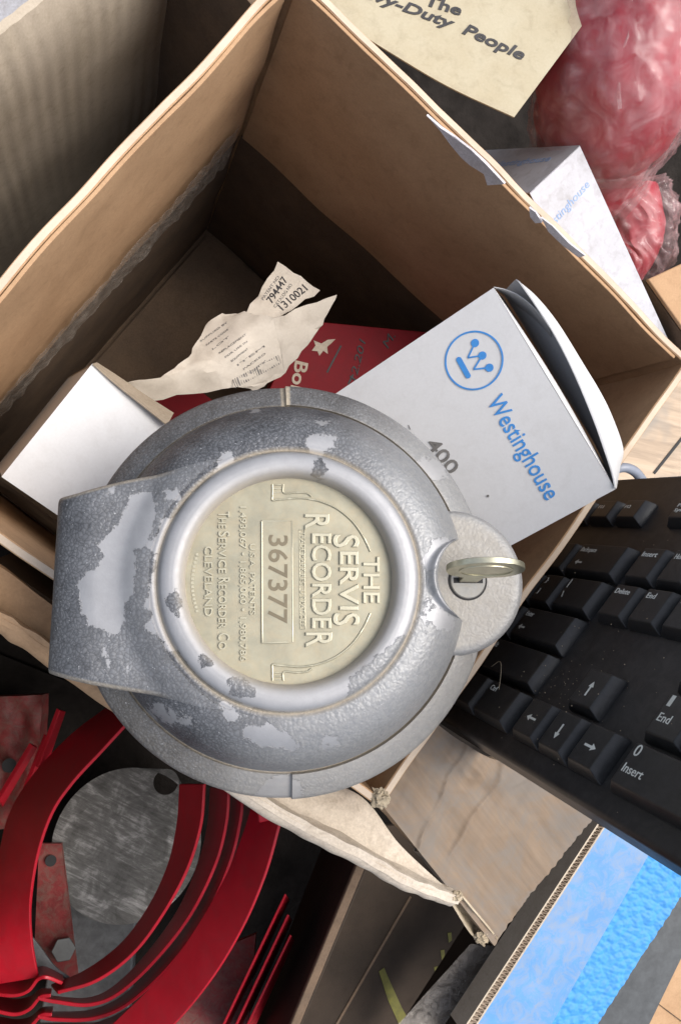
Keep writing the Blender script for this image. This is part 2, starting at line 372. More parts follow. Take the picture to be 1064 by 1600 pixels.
# ================================================================== MAIN BROWN BOX
A, B, C, Dd = W(459,-35), W(1068,567), W(592,1245), W(-220,667)
Dd = A + (C-B)
dAB = (B-A).normalized(); dBC = (C-B).normalized()
DEPTH = -28.5
box = thing('cardboard_box', V(((A+C)/2).to_tuple()[:2]+(DEPTH,)), 'open square brown cardboard box with the cast metal recorder resting on its front rim', 'box')
dn = lambda p, z: V((p.x, p.y, z))
def wall(name, P0, P1, inward, z0, z1, th, m, bow=0.0, seed=1, parent=box, nu=40, nv=20, off=0.0, rimwave=0.06, lean=0.0, bevel=0.04):
    if off == 0: e_ = (P1-P0).normalized()*.3; P0, P1 = P0-e_, P1+e_
    d = (P1-P0)
    def P(u, v):
        z = z1+(z0-z1)*v
        p = P0+d*u+inward*(off - bow*math.sin(math.pi*u)*(1-v)**2*1.0 + lean*v)
        zz = z + rimwave*nz((u*d.length*0.5,0,seed),1)*(1-v)
        q = V((p.x,p.y,zz)); q += inward*(0.12*nz((u*6,v*4,seed),1))
        return q
    w_ = slab(name, P, nu, nv, th, m, parent, th_dir=-inward, bevel=bevel)
    if off == 0:
        def Pr(u, v):
            q = P(u,0)-inward*(.05+v*(th-.1))
            return q + V((0,0,.03+.006*math.sin(u*d.length*2*math.pi/.62+3*v)*math.sin(v*math.pi)+.01*nz((u*60,v*3,seed),1)))
        slab('cut_edge', Pr, 150, 5, .05, M_rim, parent)
    return w_
inAB = V((-dAB.y,dAB.x,0)); inAB = inAB if inAB.dot(C-A) > 0 else -inAB
inBC = V((-dBC.y,dBC.x,0)); inBC = inBC if inBC.dot(A-C) > 0 else -inBC
wall('wall', A, B, inAB, DEPTH, 0, .35, M_kraft, bow=0.15, seed=1)
wall('wall', B, C, inBC, DEPTH, 0, .35, M_kraft, seed=2)
wall('wall', C+inBC*0, Dd, -inAB, DEPTH, 0, .35, M_kraft, bow=0.1, seed=3)
wall('wall', Dd, A, -inBC, DEPTH, 0, .35, M_kraft, bow=0.1, seed=4)
for i, (P0, P1, inw) in enumerate(((A,B,inAB),(Dd,A,-inBC))):
    dd = (P1-P0).normalized()
    wall('inner_liner', P0+dd*.3, P1-dd*.5, inw, -13.0, -.04, .15, M_kraft, seed=(1,4)[i], off=.17, rimwave=0.0, bow=.15 if i==0 else .1, bevel=0.03)
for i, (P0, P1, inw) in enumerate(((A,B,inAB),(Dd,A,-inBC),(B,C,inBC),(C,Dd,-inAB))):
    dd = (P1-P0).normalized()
    wall('lower_dark_slab', P0+dd*.2, P1-dd*.2, inw, DEPTH+.3, -13.0 if i < 2 else -15, .06, M_kraft_dark, seed=(1,4,2,3)[i], off=.13, rimwave=0.0, bow=0, bevel=0)  # dark slabs added over the lower walls, interior shade put into their colour
# half-depth board and the floor
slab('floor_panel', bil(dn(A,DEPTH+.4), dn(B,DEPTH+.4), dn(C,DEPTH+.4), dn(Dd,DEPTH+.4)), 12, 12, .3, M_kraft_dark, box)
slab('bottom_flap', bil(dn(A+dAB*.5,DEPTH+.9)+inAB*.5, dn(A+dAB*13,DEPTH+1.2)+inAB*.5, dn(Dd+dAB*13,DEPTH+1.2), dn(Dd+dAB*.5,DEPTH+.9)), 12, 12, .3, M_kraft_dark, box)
# clear tape strip wrinkled along the liner edge of the left wall
def Ptape(u, v):
    p = A+(Dd-A)*(0.06+0.92*u) - inBC*(.30)
    z = -9.6-4.2*v-1.6*u*(1-v)+0.5*nz((u*9,v*2,3),1)
    return V((p.x,p.y,z)) - inBC*(0.10+0.28*abs(nz((u*22,v*4,5),1)))
slab('clear_tape', Ptape, 90, 8, .01, M_clear, box)
# torn white paper left along the AB rim
pts = [(668,178),(690,197),(712,212),(738,232),(760,252),(790,285),(763,287),(757,270),(735,256),(722,244),(705,222),(690,202)]
pA = A+inAB*1.0
def onAB(x,y): 
    return onplane(x,y,A+inAB*.20,inAB)
def torn(name, pl, m, parent, nrm, thick, pf):
    P3 = [pf(x,y) for x,y in pl]
    return mesh(name, [p+nrm*(thick+0.05*nz(p,3,2)) for p in P3]+[p-nrm*.0 for p in P3],
         [tuple(range(len(P3)))]+[(i,(i+1)%len(P3),len(P3)+(i+1)%len(P3),len(P3)+i) for i in range(len(P3))], m, parent)
torn('torn_paper', pts, M_tornwhite, box, inAB, .10, onAB)
torn('torn_paper', [(828,322),(838,330),(848,345),(838,346),(830,336)], M_tornwhite, box, inAB, .10, onAB)
torn('torn_paper', [(846,338),(864,352),(890,378),(915,398),(905,400),(880,382),(858,360)], M_tornwhite, box, inAB, .08, onAB)
# torn corner where front and right walls meet
def frayed(name, c, r, n, seed, parent, m=M_torn, stretch=(1,1,.7)):
    bm = bmesh.new(); bmesh.ops.create_icosphere(bm, subdivisions=4, radius=1)
    for v in bm.verts:
        p = v.co.copy(); k = 1+0.30*noise.fractal(p*2.6+V((seed,0,0)),0.7,2.2,6)+0.20*noise.noise(V((p.x*4,p.y*4,p.z*16)))+.10*noise.noise(p*19)
        v.co = V((p.x*stretch[0],p.y*stretch[1],p.z*stretch[2]))*r*k + V(c)
    vs = [v.co.copy() for v in bm.verts]; fs = [tuple(v.index for v in f.verts) for f in bm.faces]; bm.free()
    return mesh(name, vs, fs, m, parent, smooth=True, sharp=50)
frayed('torn_corner', W(594,1247,0.0), .38, 3, 1, box)

# ================================================================== OUTER TORN BOX (flaps round the brown box)
ob = thing('torn_cardboard_box', W(560,1330,-29.5), 'larger torn box around the brown one, with cream front flap and taped side flap', 'box')
nF = -inAB                                     # outward through the front wall
# cream front flap: curved board standing just outside the front wall
nu_, nv_ = 90, 14
topr = [W(-60,925,-.6), W(0,955,-.6), W(74,1003,-.5), W(250,1130,-.4), W(440,1262,0.0), W(560,1325,0.5), W(650,1375,0.6), W(722,1402,0.6)]
def Pcream(u, v):
    p = cr(topr, u); 
    a = v*math.pi*1.05
    roll = 0.85*(1-0.2*u)
    off = -nF*(roll*math.sin(a*.8)*1.0) + V((0,0,1))*(roll*(math.cos(a*.8)-1)*(.9))
    wob = nz((u*12,v*2,1),1)*.10
    return p + off + V((0,0,wob))*(0.3+v) + nF*nz((u*24,0,4),1)*.07
# rolled top, then the inside face falling back between the boxes
slab('front_flap_roll', lambda u,v: Pcream(u*.45,v), 50, nv_, .22, M_kraft, ob)
slab('torn_flap_roll', lambda u,v: Pcream(.45+u*.55,v), nu_, nv_, .22, M_cream, ob)
innr = [W(-60,868,-1.8), W(0,885,-1.9), W(74,940,-2.0), W(250,1070,-2.0), W(440,1200,-2.0), W(560,1242,-1.7), W(625,1320,-1.2), W(706,1396,-.4)]
def Pin(u, v):
    a = Pcream(u, 1.0)*(1-v) + cr(innr, u)*v
    return a + V((0,0,1))*(0.15*nz((u*9,v*3,8),1))
slab('front_flap_inside', lambda u,v: Pin(u*.45,v), 40, 10, .2, M_kraft, ob)
slab('torn_flap_inside', lambda u,v: Pin(.45+u*.55,v), 60, 10, .2, M_cream, ob)
def Pfront(u, v):
    p = cr(topr, u)+nF*(-.15); q = p + V((0,0,-1.2))+nF*(.05)
    lip = .9+1.0*max(0, math.sin((u-.60)/.32*math.pi)) if .60<u<.92 else .9
    return p + V((0,0,-lip))*v + nF*(.1*v) + nF*.06*nz((u*20,v*2,4),1)
slab('front_flap_outside', lambda u,v: Pfront(u*.45,v), 40, 6, .2, M_kraft, ob)
slab('torn_flap_lip', lambda u,v: Pfront(.45+u*.55,v), 60, 6, .2, M_cream, ob)
frayed('torn_tip', W(712,1400,.45), .27, 3, 5, ob, stretch=(1.1,.7,.7))
# front wall of the outer box below
def Pow(u, v):
    p = cr(topr, u)+nF*(-.55); return V((p.x,p.y,-1.6+(-28.0)*v)) 
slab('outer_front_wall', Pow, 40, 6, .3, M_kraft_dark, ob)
# taped side flap
K0 = V((18.37,-4.33,CAM_H-28.78)); KU = V((0,0,1)); KV = V((-.6587,-.7524,0)).normalized(); KN = V((KV.y,-KV.x,0))
f00, f01 = W(600,1262,-.9), W(772,1478,-1.6)       # frayed side: at the wall, at the tip
f10, f11 = W(748,1040,-2.2), W(975,1222,-2.4)     # upper side: at the wall, outer
kbp = lambda dk, vv, z: (lambda q: V((q.x, q.y, z)))(K0+KV*(vv-6)+KN*dk)
upc = [kbp(.95,12.75,-1.4), kbp(-1.0,12.6,-1.6), kbp(-3.4,12.0,-1.9), W(885,1170,-2.2), W(975,1222,-2.4)]
def Pflap(u, v):
    a = f00*(1-v)+f01*v
    b = cr(upc, v)
    p = a*(1-u)+b*u
    def cre(x0, w_, h_): return h_*math.exp(-((v-x0+.05*nz((u*3,0,x0*9),1))/w_)**2)
    rdg = 1-abs(nz((u*5,v*6,7),1))*4
    wr0 = cre(.30,.014,.09)+cre(.52,.015,.07)-cre(.36,.03,.05)+max(0,rdg)*.045*u
    wr = wr0+.10*nz((u*5,v*3,2),1)+.10*nz((u*3,v*14,6),1)
    sag = -1.0*math.sin(math.pi*u)*.25
    edge = .10*nz((u*40,0,3),1) if v>.97 else 0
    return p + V((0,0,wr+sag)) + (f01-f00).normalized()*edge
slab('taped_side_flap', Pflap, 140, 110, .32, M_tape, ob)
frayed('torn_corner', W(754,1464,-1.75), .34, 3, 9, ob, stretch=(1.1,.8,.6))
def Pfr(u,v):
    a = [W(706,1408,-1.0),W(716,1425,-1.5),W(735,1455,-1.8),W(758,1478,-1.9)]; b=[W(722,1402,-1.0),W(735,1418,-1.3),W(762,1450,-1.5),W(776,1468,-1.6)]
    return cr(a,u)*(1-v)+cr(b,u)*v + V((0,0,-.7*math.sin(v*math.pi)+.1*nz((u*20,v*5,4),1)))
slab('torn_flap_edge', Pfr, 30, 10, .08, M_torn, ob)

# ================================================================== RECORDER
dz = 26.88; O = D(447.4,913.5,dz)
up_ = -CD
nrm = (-CF + CR*0.114 + up_*0.156).normalized()
ex = (CR - nrm*CR.dot(nrm)).normalized(); ey = nrm.cross(ex)
basis = Matrix((ex, ey, nrm)).transposed()
rec = thing('service_recorder', O, 'round grey cast metal recorder with a worn hammered finish and brass coloured nameplate', 'recorder', basis=basis)
def L(px, py, h=0.0):                        # pixel -> local (x,y) on the plane h above the flange
    q = onplane(px, py, O+nrm*h, nrm) - O
    return (q.dot(ex), q.dot(ey))
def LP(x, y, h): return V((x,y,h))
def poly5(z, ox=50, oy=580, s=2.086): return [(ox+x/s, oy+y/s) for x,y in z]
wearP = [poly5([(330,400),(355,392),(390,400),(412,440),(402,520),(370,580),(338,590),(345,640),(340,720),(310,760),(300,850),(265,872),(240,850),(190,825),(160,795),(150,690),(165,665),(210,640),(232,600),(215,565),(250,520),(290,480),(302,440)]),
 poly5([(620,268),(652,268),(660,300),(700,290),(760,268),(720,400),(600,480),(540,620),(530,760),(560,880),(640,980),(740,1050),(720,1110),(640,1040),(600,1020),(560,960),(500,915),(450,915),(420,870),(362,832),(395,795),(362,770),(385,730),(380,690),(405,650),(398,600),(372,572),(410,545),(425,490),(480,470),(510,440),(525,395),(565,385),(590,350),(600,310)]),
 poly5([(690,1160),(700,1140),(740,1150),(770,1138),(790,1162),(830,1168),(890,1222),(850,1242),(790,1225),(750,1228),(690,1195)]),
 poly5([(610,1060),(650,1080),(690,1128),(640,1142),(622,1110)]),
 poly5([(430,390),(480,385),(490,420),(440,430)]), poly5([(708,85),(728,78),(750,92),(745,115),(715,118)]),
 poly5([(228,890),(240,895),(258,968),(248,972),(232,930)]), poly5([(940,1195),(1000,1183),(1005,1200),(950,1222)]),
 poly5([(920,155),(975,155),(978,175),(930,175)]), poly5([(305,950),(320,950),(325,975),(312,975)]),
 poly5([(250,380),(270,375),(272,395),(252,398)]),
 poly5([(620,370),(720,340),(760,330),(700,410),(640,400)]),
 [(672,845),(690,838),(712,842),(700,862),(680,880),(665,900),(655,880)], [(668,945),(690,950),(716,968),(712,985),(680,985),(668,965)],
 [(500,1165),(530,1155),(535,1165),(505,1176)], [(620,930),(640,935),(650,960),(640,1000),(615,985),(610,950)]]
holeP = [poly5([(335,590),(372,580),(400,590),(398,640),(360,660),(340,640)]), poly5([(920,290),(940,282),(962,320),(950,345),(915,335)]),
 poly5([(640,1010),(665,1000),(700,1015),(728,1040),(720,1062),(680,1058),(650,1050)]), poly5([(440,740),(470,715),(490,750),(470,790),(450,780)]),
 poly5([(548,925),(575,920),(580,955),(555,960)]),
 [(640,985),(655,990),(650,1010),(610,1050),(560,1085),(545,1088),(548,1060),(580,1035),(610,1010)]]
def to_local(polys, h): return [[L(x,y,h) for x,y in p] for p in polys]
def sdist(P, x, y):
    ins = False; best = 1e9; n = len(P)
    for i in range(n):
        x1,y1 = P[i]; x2,y2 = P[(i+1)%n]
        if (y1>y) != (y2>y) and x < (x2-x1)*(y-y1)/(y2-y1)+x1: ins = not ins
        dx,dy = x2-x1,y2-y1; t = max(0,min(1,((x-x1)*dx+(y-y1)*dy)/(dx*dx+dy*dy+1e-12)))
        d = (x-x1-t*dx)**2+(y-y1-t*dy)**2
        if d < best: best = d
    d = math.sqrt(best); return d if ins else -d
WL = to_local(wearP, 2.5); HL = to_local(holeP, 3.1)
WB = [(min(a for a,_ in p)-1,max(a for a,_ in p)+1,min(b for _,b in p)-1,max(b for _,b in p)+1) for p in WL]
def wear_at(x, y, extra=-1.0):
    w_ = extra
    for P, b in zip(WL, WB):
        if b[0]<x<b[1] and b[2]<y<b[3]: w_ = max(w_, sdist(P,x,y))
    w_ = max(-1, min(1, w_*1.0))
    for P in HL:
        x0=min(a for a,_ in P)-.6;x1=max(a for a,_ in P)+.6;y0=min(b for _,b in P)-.6;y1=max(b for _,b in P)+.6
        if x0<x<x1 and y0<y<y1: w_ = min(w_, -sdist(P,x,y))
    return w_
# bite in the dome round the lock, lobe geometry
LOBE_H = 0.85
lx, ly = L(731,907,LOBE_H+.1); lobc = L(703,911,.3); 
bite_c = L(737,905,1.5); bite_r = 1.34
prof = [(5.9,-3.6),(6.3,-3.2),(6.75,-2.4),(6.93,-1.2),(6.97,-.42),(6.93,-.18),(6.84,-.02),(6.66,.15),(6.45,.32),(6.2,.48),(6.07,.54),(6.03,.48),(5.99,.48)] + [(4.16+1.82*math.sin(t_), .55+2.24*math.cos(t_)**1.24) for t_ in [math.pi/2*(1-k/22) for k in range(0,23)]] + [(4.13,2.80),(4.06,2.78),(3.99,2.74),(3.95,2.79),(3.91,2.88),(3.85,2.96),(3.76,3.01),(3.62,3.04),(3.45,3.04),(3.32,3.0),(3.26,2.94),(3.20,2.82),(3.17,2.68),(3.15,2.48)]
fine = []
for (r0,h0),(r1,h1) in zip(prof, prof[1:]):
    k = 1 if (r0>6.95 and h0<-.5) else max(1, int(math.hypot(r1-r0,h1-h0)/.05))
    for i in range(k): fine.append((r0+(r1-r0)*i/k, h0+(h1-h0)*i/k))
fine.append(prof[-1])
def hprof(r):
    return .55+2.24*max(0,1-((max(4.16,r)-4.16)/1.82)**2)**.62
cenb = L(456,910,2.4); cend = L(440,919,.4)
NT = 540
angs = [2*math.pi*i/NT for i in range(NT)]
topn = math.atan2(L(446,610,.2)[1], L(446,610,.2)[0]); botn = math.atan2(L(456,1240,.2)[1], L(456,1240,.2)[0]) 
def in_right(a):
    a = (a+math.pi)%(2*math.pi)-math.pi
    return botn < a < topn
eps = .002
angs = sorted([a for a in angs if abs(((a-topn+math.pi)%(2*math.pi))-math.pi)>.005 and abs(((a-botn+math.pi)%(2*math.pi))-math.pi)>.005]
       + [(topn-eps)%(2*math.pi),(topn+eps)%(2*math.pi),(botn-eps)%(2*math.pi),(botn+eps)%(2*math.pi)])
vs, wr, du, pal = [], [], [], []
for a in angs:
    ca, sa = math.cos(a), math.sin(a)
    # radius at which this spoke enters the bite
    b = ca*bite_c[0]+sa*bite_c[1]; q = bite_c[0]**2+bite_c[1]**2-bite_r**2; disc = b*b-q
    rc = 5.96
    if disc > 0 and b > 0: 
        rc = min(5.96, b-math.sqrt(disc))
        # soften the horns of the bite
    R_ = in_right(a)
    for r, h in fine:
        rr, hh = r, h
        if 4.16 < r <= 6.03 and rc < 5.96:
            f = (min(r,5.96)-4.16)/(5.96-4.16); rr = 4.16+(rc-4.16)*f
            k = min(1,(5.96-rc)/.25); hb = hprof(rr) + .20*math.exp(-((rr-rc+.24)/.15)**2)
            if rr > rc-.12: hb = LOBE_H-.15+(hb-LOBE_H+.15)*math.sqrt(max(0,1-((rr-rc+.12)/.12)**2))
            hh = h*(1-k)+hb*k
        if r > 6.03 and rc < 5.96:
            f = (min(r,6.7)-6.03)/(6.7-6.03); rr = r if r > 6.7 else rc+(6.7-rc)*f
            if r <= 6.7: hh = min(h, .40)
        if r > 6.03 and R_ and h > -.5: hh += .13 ; 
        if r > 6.03 and R_: rr += .03*min(1,(r-6.03)*3)
        x, y = rr*ca, rr*sa
        wob = .012*nz((x*.7,y*.7,0),1,3)
        vs.append((x,y,hh+wob))
        ex_ = min(.25, nz((x*.55,y*.55,0),1,9)*1.5-.52) if x*.9-y*.3 > -3 else -1.0
        if 3.05 < r < 3.95: ex_ = .45-max(0,(r-3.82))*5
        wr.append(wear_at(x,y,ex_)); 
        d = 0
        for c_, wd, am in ((6.01,.055,.85),(3.99,.07,.8),(3.09,.22,.8),(7.06,.12,.25)):
            d = max(d, am*math.exp(-((r-c_)/wd)**2))
        if r > 6.05: d = max(d, .22 if sa < 0 else .08)
        if abs(((a-topn+math.pi)%(2*math.pi))-math.pi)<.02 and r>6.0: d = .9
        du.append(d)
        # lit side painted in: enamel colour made lighter towards the lock side
        pl_ = min(1,max(0,(x*.8 - y*.35 + 0.8 + .9*nz((x*.5,y*.5,2),1))/2.4)) if r<7.3 else 0
        pal.append(pl_*.7 if r > 4.1 else pl_*.5)
m_ = len(fine); fs = []; na = len(angs)
for i in range(na):
    j = (i+1)%na
    for k in range(m_-1): fs.append((i*m_+k,i*m_+k+1,j*m_+k+1,j*m_+k))
fs.append(tuple(i*m_ for i in range(na)))
mesh('cast_cover', vs, fs, M_cast, rec, smooth=True, sharp=38, local=True, attrs={'wear':wr,'dust':du,'pale':pal})

# mounting lug on the left
topE = [L(90,778,1.8), L(120,768,2.4), L(200,748,2.5), L(260,738,2.5), L(330,722,2.5), L(400,720,2.5)]
botE = [L(73,1052,1.8), L(110,1064,2.4), L(180,1078,2.5), L(250,1089,2.5), L(330,1106,2.5), L(400,1108,2.5)]
topE = [V((a,b,0)) for a,b in topE]; botE = [V((a,b,0)) for a,b in botE]
gu, gv = 110, 110; LUGH = 2.5; LE = .24
vs, wr, du, pal, fs = [], [], [], [], []
prof_end = []
for i in range(-2, gu+1):
    uu = max(i,0)/gu; a = cr(topE, uu); b = cr(botE, uu); s_ = max(0, a.x-topE[0].x); RL = 1.5
    hz = LUGH - (RL-math.sqrt(max(0,RL*RL-(RL-s_)**2)) if s_ < RL else 0)*.62 - (1.3 if i == -2 else 0)
    crown = 0
    for j in range(-6, gv+7):
        if j < 0: t = -j/6.0; vv = 0; y_off = LE*math.sin(min(1,t*1.25)*math.pi/2); hh = -LE*(1-math.cos(min(1,t*1.25)*math.pi/2)) - (2.2 if t>.95 else 0)
        elif j > gv: t = (j-gv)/6.0; vv = 1; y_off = -LE*math.sin(min(1,t*1.25)*math.pi/2); hh = -LE*(1-math.cos(min(1,t*1.25)*math.pi/2)) - (2.2 if t>.95 else 0)
        else: vv = j/gv; y_off = 0; hh = 0
        aa = a+V((0,-LE,0)); bb = b+V((0,LE,0)); p = aa*(1-vv)+bb*vv
        x, y = p.x, p.y+y_off
        rr = math.hypot(x,y)
        top_ = hz+hh
        if rr < 5.95:
            dm = hprof(rr)+.03; top_ = .5*(top_+dm+math.sqrt((top_-dm)**2+.02)) if rr > 4.2 else hprof(rr)-.3
        z = top_ + .02*nz((x,y,0),.8)
        vs.append((x,y,z)); wr.append(wear_at(x,y)); pal.append(max(0,min(.25,(x+7)/10)))  # pal: enamel painted lighter towards the lit right side
        du.append(.5*max(0,min(1,(-3.4-x)/1.2)) if (j<-1 or j>gv+1 or i<0) else (.25*math.exp(-(uu/.04))))
W2 = gv+13
rows = gu+3
for i in range(rows-1):
    for j in range(W2-1): fs.append((i*W2+j,i*W2+j+1,(i+1)*W2+j+1,(i+1)*W2+j))
mesh('mounting_lug', vs, fs, M_cast, rec, smooth=True, sharp=50, local=True, attrs={'wear':wr,'dust':du,'pale':pal})

# lock lobe
R_l = 2.46
out2 = []
for i in range(96):
    a = -math.radians(118)+math.radians(232)*i/95
    out2.append((lobc[0]+R_l*math.cos(a), lobc[1]+R_l*math.sin(a)))
rings = [(1.0,-3.0),(1.0,LOBE_H-.42),(.995,LOBE_H-.25),(.97,LOBE_H-.08),(.93,LOBE_H),(.86,LOBE_H+.01)]+[(.86-.86*i/22,LOBE_H+.01+.04*math.sin(i/22*3)) for i in range(1,22)]
cx_, cy_ = lobc[0]-1.0, lobc[1]
vs, fs, wr, du, pal = [], [], [], [], []
for s_, h in rings:
    for x, y in out2:
        X, Y = cx_+(x-cx_)*s_, cy_+(y-cy_)*s_
        vs.append((X,Y,h)); wr.append(-.8 if s_<.95 else .1); du.append(.34 if s_<.9 else .12); pal.append(.8)
n2 = len(out2)
for r in range(len(rings)-1):
    for i in range(n2-1): fs.append((r*n2+i,r*n2+i+1,(r+1)*n2+i+1,(r+1)*n2+i))
mesh('lock_housing', vs, fs, M_cast, rec, smooth=True, sharp=45, local=True, attrs={'wear':wr,'dust':du,'pale':pal})
def disc(name, cx, cy, r0, r1, h0, h1, m, parent, n=64, bev=.03):
    vs, fs = [], []
    pr = [(r1,h0),(r1,h1-bev),(r1-bev,h1)] + ([(r0,h1),(r0,h0)] if r0>0 else [(0.0001,h1)])
    for a in range(n):
        t = 2*math.pi*a/n
        for r,h in pr: vs.append((cx+r*math.cos(t),cy+r*math.sin(t),h))
    k = len(pr)
    for a in range(n):
        b = (a+1)%n
        for j in range(k-1): fs.append((a*k+j,a*k+j+1,b*k+j+1,b*k+j))
    return mesh(name, vs, fs, m, parent, smooth=True, sharp=35, local=True)
disc('keyhole_gap', lx, ly, 0, .665, LOBE_H-.3, LOBE_H+.065, M_black, rec, bev=.005)
lock = disc('lock_cylinder', lx, ly, 0, .60, LOBE_H-.3, LOBE_H+.12, M_cyl, rec)
prism('key_slot', [(lx-.5,ly-.09),(lx+.5,ly-.09),(lx+.5,ly+.09),(lx-.5,ly+.09)], LOBE_H+.1, LOBE_H+.125, M_black, rec, local=True)

# nameplate
PH = 2.52
pc = L(450,909,PH)
def LPp(px, py, h=PH+.02): x,y = L(px,py,h); return V((x,y,h))
pc = (0.0,0.0)
vs = [(pc[0],pc[1],PH+.01)]; fs = []
NR = 12; NA = 96
for r in range(1,NR+1):
    for a in range(NA):
        t = 2*math.pi*a/NA; vs.append((pc[0]+3.21*r/NR*math.cos(t),pc[1]+3.21*r/NR*math.sin(t),PH+.01-.01*(r/NR)**2))
for a in range(NA): fs.append((0,1+a,1+(a+1)%NA))
for r in range(NR-1):
    for a in range(NA): fs.append((1+r*NA+a,1+(r+1)*NA+a,1+(r+1)*NA+(a+1)%NA,1+r*NA+(a+1)%NA))
plate = mesh('nameplate', vs, fs, M_plate, rec, smooth=True, local=True)
def z2(x, y): return (280+x/2.956, 720+y/2.956)
def ptext(s, xb, y0, y1, xt, bev=.02, h=.05, bold=0.0, name='raised_lettering', m=M_letter):
    """line of plate text: baseline at zoom-x xb, from y0 to y1, capital tops at xt (text runs down the picture)"""
    p0 = LPp(*z2(xb,y0)); p1 = LPp(*z2(xb,y1)); q = LPp(*z2(xt,y0)); 
    cap = abs((q-p0).dot(V((1,0,0))))
    return text(name, s, p0, p1, cap, (0,0,1), m, plate, h=h, bev=bev, bold=bold, local=True)
ptext("THE", 850, 442, 658, 922, .018, .06, -.002)
ptext("ERVI", 742, 418, 690, 824, .018, .06, -.002)
ptext("S", 712, 340, 402, 826, .018, .06, -.002)
ptext("S", 712, 702, 762, 828, .018, .06, -.002)
ptext("ECORDE", 614, 335, 775, 698, .018, .06, -.002)
ptext("R", 582, 246, 318, 690, .018, .06, -.002)
ptext("R", 586, 792, 862, 704, .018, .06, -.002)
ptext("TRADE MARK REG. U.S.PAT.OFF.", 560, 326, 770, 580, 0, .035)
ptext("U.S.A. PATENTS", 327, 384, 712, 350, 0, .04, .006)
ptext("1,493,067 \u2022 1,865,060 \u2022 1,980,786", 282, 212, 925, 310, 0, .04, .006)
ptext("CLEVELAND", 119, 396, 718, 153, 0, .05, .006)
for s_, a0, a1, top in (("T",236,262,233),("HE",266,312,217),("S",326,352,233),("ERVICE",356,520,217),("R",540,568,233),("ECORDER",572,775,217),("C",796,830,233),("O",836,872,217)):
    ptext(s_, 183, a0, a1, top, 0, .05, .006)
# worn, unreadable row near the edge of the plate: small raised dots
for i in range(15):
    t = i/14; y = 432+t*262; x = 84-22*math.sin(t*math.pi) 
    c = LPp(*z2(x,y)); a = .045
    prism('worn_mark', [(c.x-a,c.y-a*.8),(c.x+a,c.y-a),(c.x+a*.6,c.y+a),(c.x-a,c.y+a*.6)], PH, PH+.03, M_letter, plate, local=True)
# number panel
r4 = [LPp(*z2(x,y)) for x,y in ((383,278),(521,278),(525,838),(385,842))]
prism('number_panel', [(p.x,p.y) for p in r4], PH, PH+.055, M_plate, plate, local=True, bevel=.02)
fr = [LPp(*z2(x,y)) for x,y in ((390,285),(515,285),(519,832),(391,834))]
text('stamped_number', "367377", LPp(*z2(416,342),h=PH+.06), LPp(*z2(412,752),h=PH+.06), abs((LPp(*z2(500,342))-LPp(*z2(416,342))).x), (0,0,1), M_stamp, plate, h=.006, bold=.012, local=True)
def ridge(name, zs, r=.035, hh=PH+.02, lin=False):
    return tube(name, [LPp(*z2(x,y),h=hh) for x,y in zs], r, M_letter, plate, seg=6, n=(len(zs)-1 if lin else len(zs)*8), local=True)
def straight(zs): 
    o = []
    for (a,b),(c,d) in zip(zs,zs[1:]): o += [(a+(c-a)*k/4,b+(d-b)*k/4) for k in range(4)]
    return o+[zs[-1]]
ridge('border_line', straight([(383,278),(521,278),(525,838),(385,842),(383,280)]), .028, PH+.045, True)
for sy in (1,-1):
    f = (lambda y: y) if sy == 1 else (lambda y: 1124-y+0)
    ridge('border_line', [(x,f(y)) for x,y in straight([(432,108),(432,182),(500,176)])]+[(x,f(y)) for x,y in ((560,172),(610,178),(660,190),(730,222),(800,280),(850,350),(884,420))])
    ridge('border_line', [(x,f(y)) for x,y in ((482,108),(484,148),(540,146),(590,150),(612,165))], .03)
    for k in range(3): ridge('border_line', [(x,f(y)) for x,y in ((436+0,112+k*17),(455,111+k*17),(474,110+k*17))], .022)
ridge('border_line', straight([(555,320),(580,318),(583,778),(560,778),(555,322)]), .015, lin=True)

# ------------------------------------------------------------------ key standing in the lock
kb = []
key_n = V((0,math.cos(.20),-math.sin(.20))); key_n = V((0,1,0))
kx = V((math.cos(math.radians(-1)),math.sin(math.radians(-1)),0)); ku = V((.03,.17,1)).normalized()
kbase = V((lx,ly+.03,LOBE_H+.10))
def keypt(a, b, t): 
    q = kbase + kx*a + ku*b + kx.cross(ku)*t
    return O+ex*q.x+ey*q.y+nrm*q.z
outl = []
for i in range(48):
    a = 2*math.pi*i/48; outl.append((1.24*math.cos(a)+.10, 1.55+1.02*math.sin(a)))
lowp = [p for p in outl if p[1] > .78]
lowp.sort(key=lambda p: -math.atan2(p[1]-1.55,p[0]-.1))
neck = [(.34,.62),(.30,-.25),(-.30,-.25),(-.34,.62)]
st = sorted([p for p in outl if p[1]>.80], key=lambda p: (math.atan2(p[1]-1.55,p[0]-.1)+math.pi/2)%(2*math.pi))
shape = neck[::-1]+st
shape = [(-.34,.62),(-.30,-.25),(.30,-.25),(.34,.62)]+st
n_ = len(shape); T_ = .10
vs = [keypt(a,b,-T_) for a,b in shape]+[keypt(a,b,T_) for a,b in shape]
fs = [tuple(range(n_)), tuple(range(2*n_-1,n_-1,-1))]+[(i,(i+1)%n_,n_+(i+1)%n_,n_+i) for i in range(n_)]
key = mesh('key', vs, fs, M_keyb, None, bevel=.03, base=keypt(0,0,0))
tag(key, 'nickel brass key with an oval bow standing in the lock of the recorder', 'key')
# embossed oval line on the bow, both sides
for t_ in (-T_-.004, T_+.004):
    pts_ = [keypt(.1+.85*math.cos(2*math.pi*i/24), 1.6+.62*math.sin(2*math.pi*i/24), t_) for i in range(25)]
    tube('bow_rim_line', pts_, .022, M_keyb, key, seg=5, n=72)

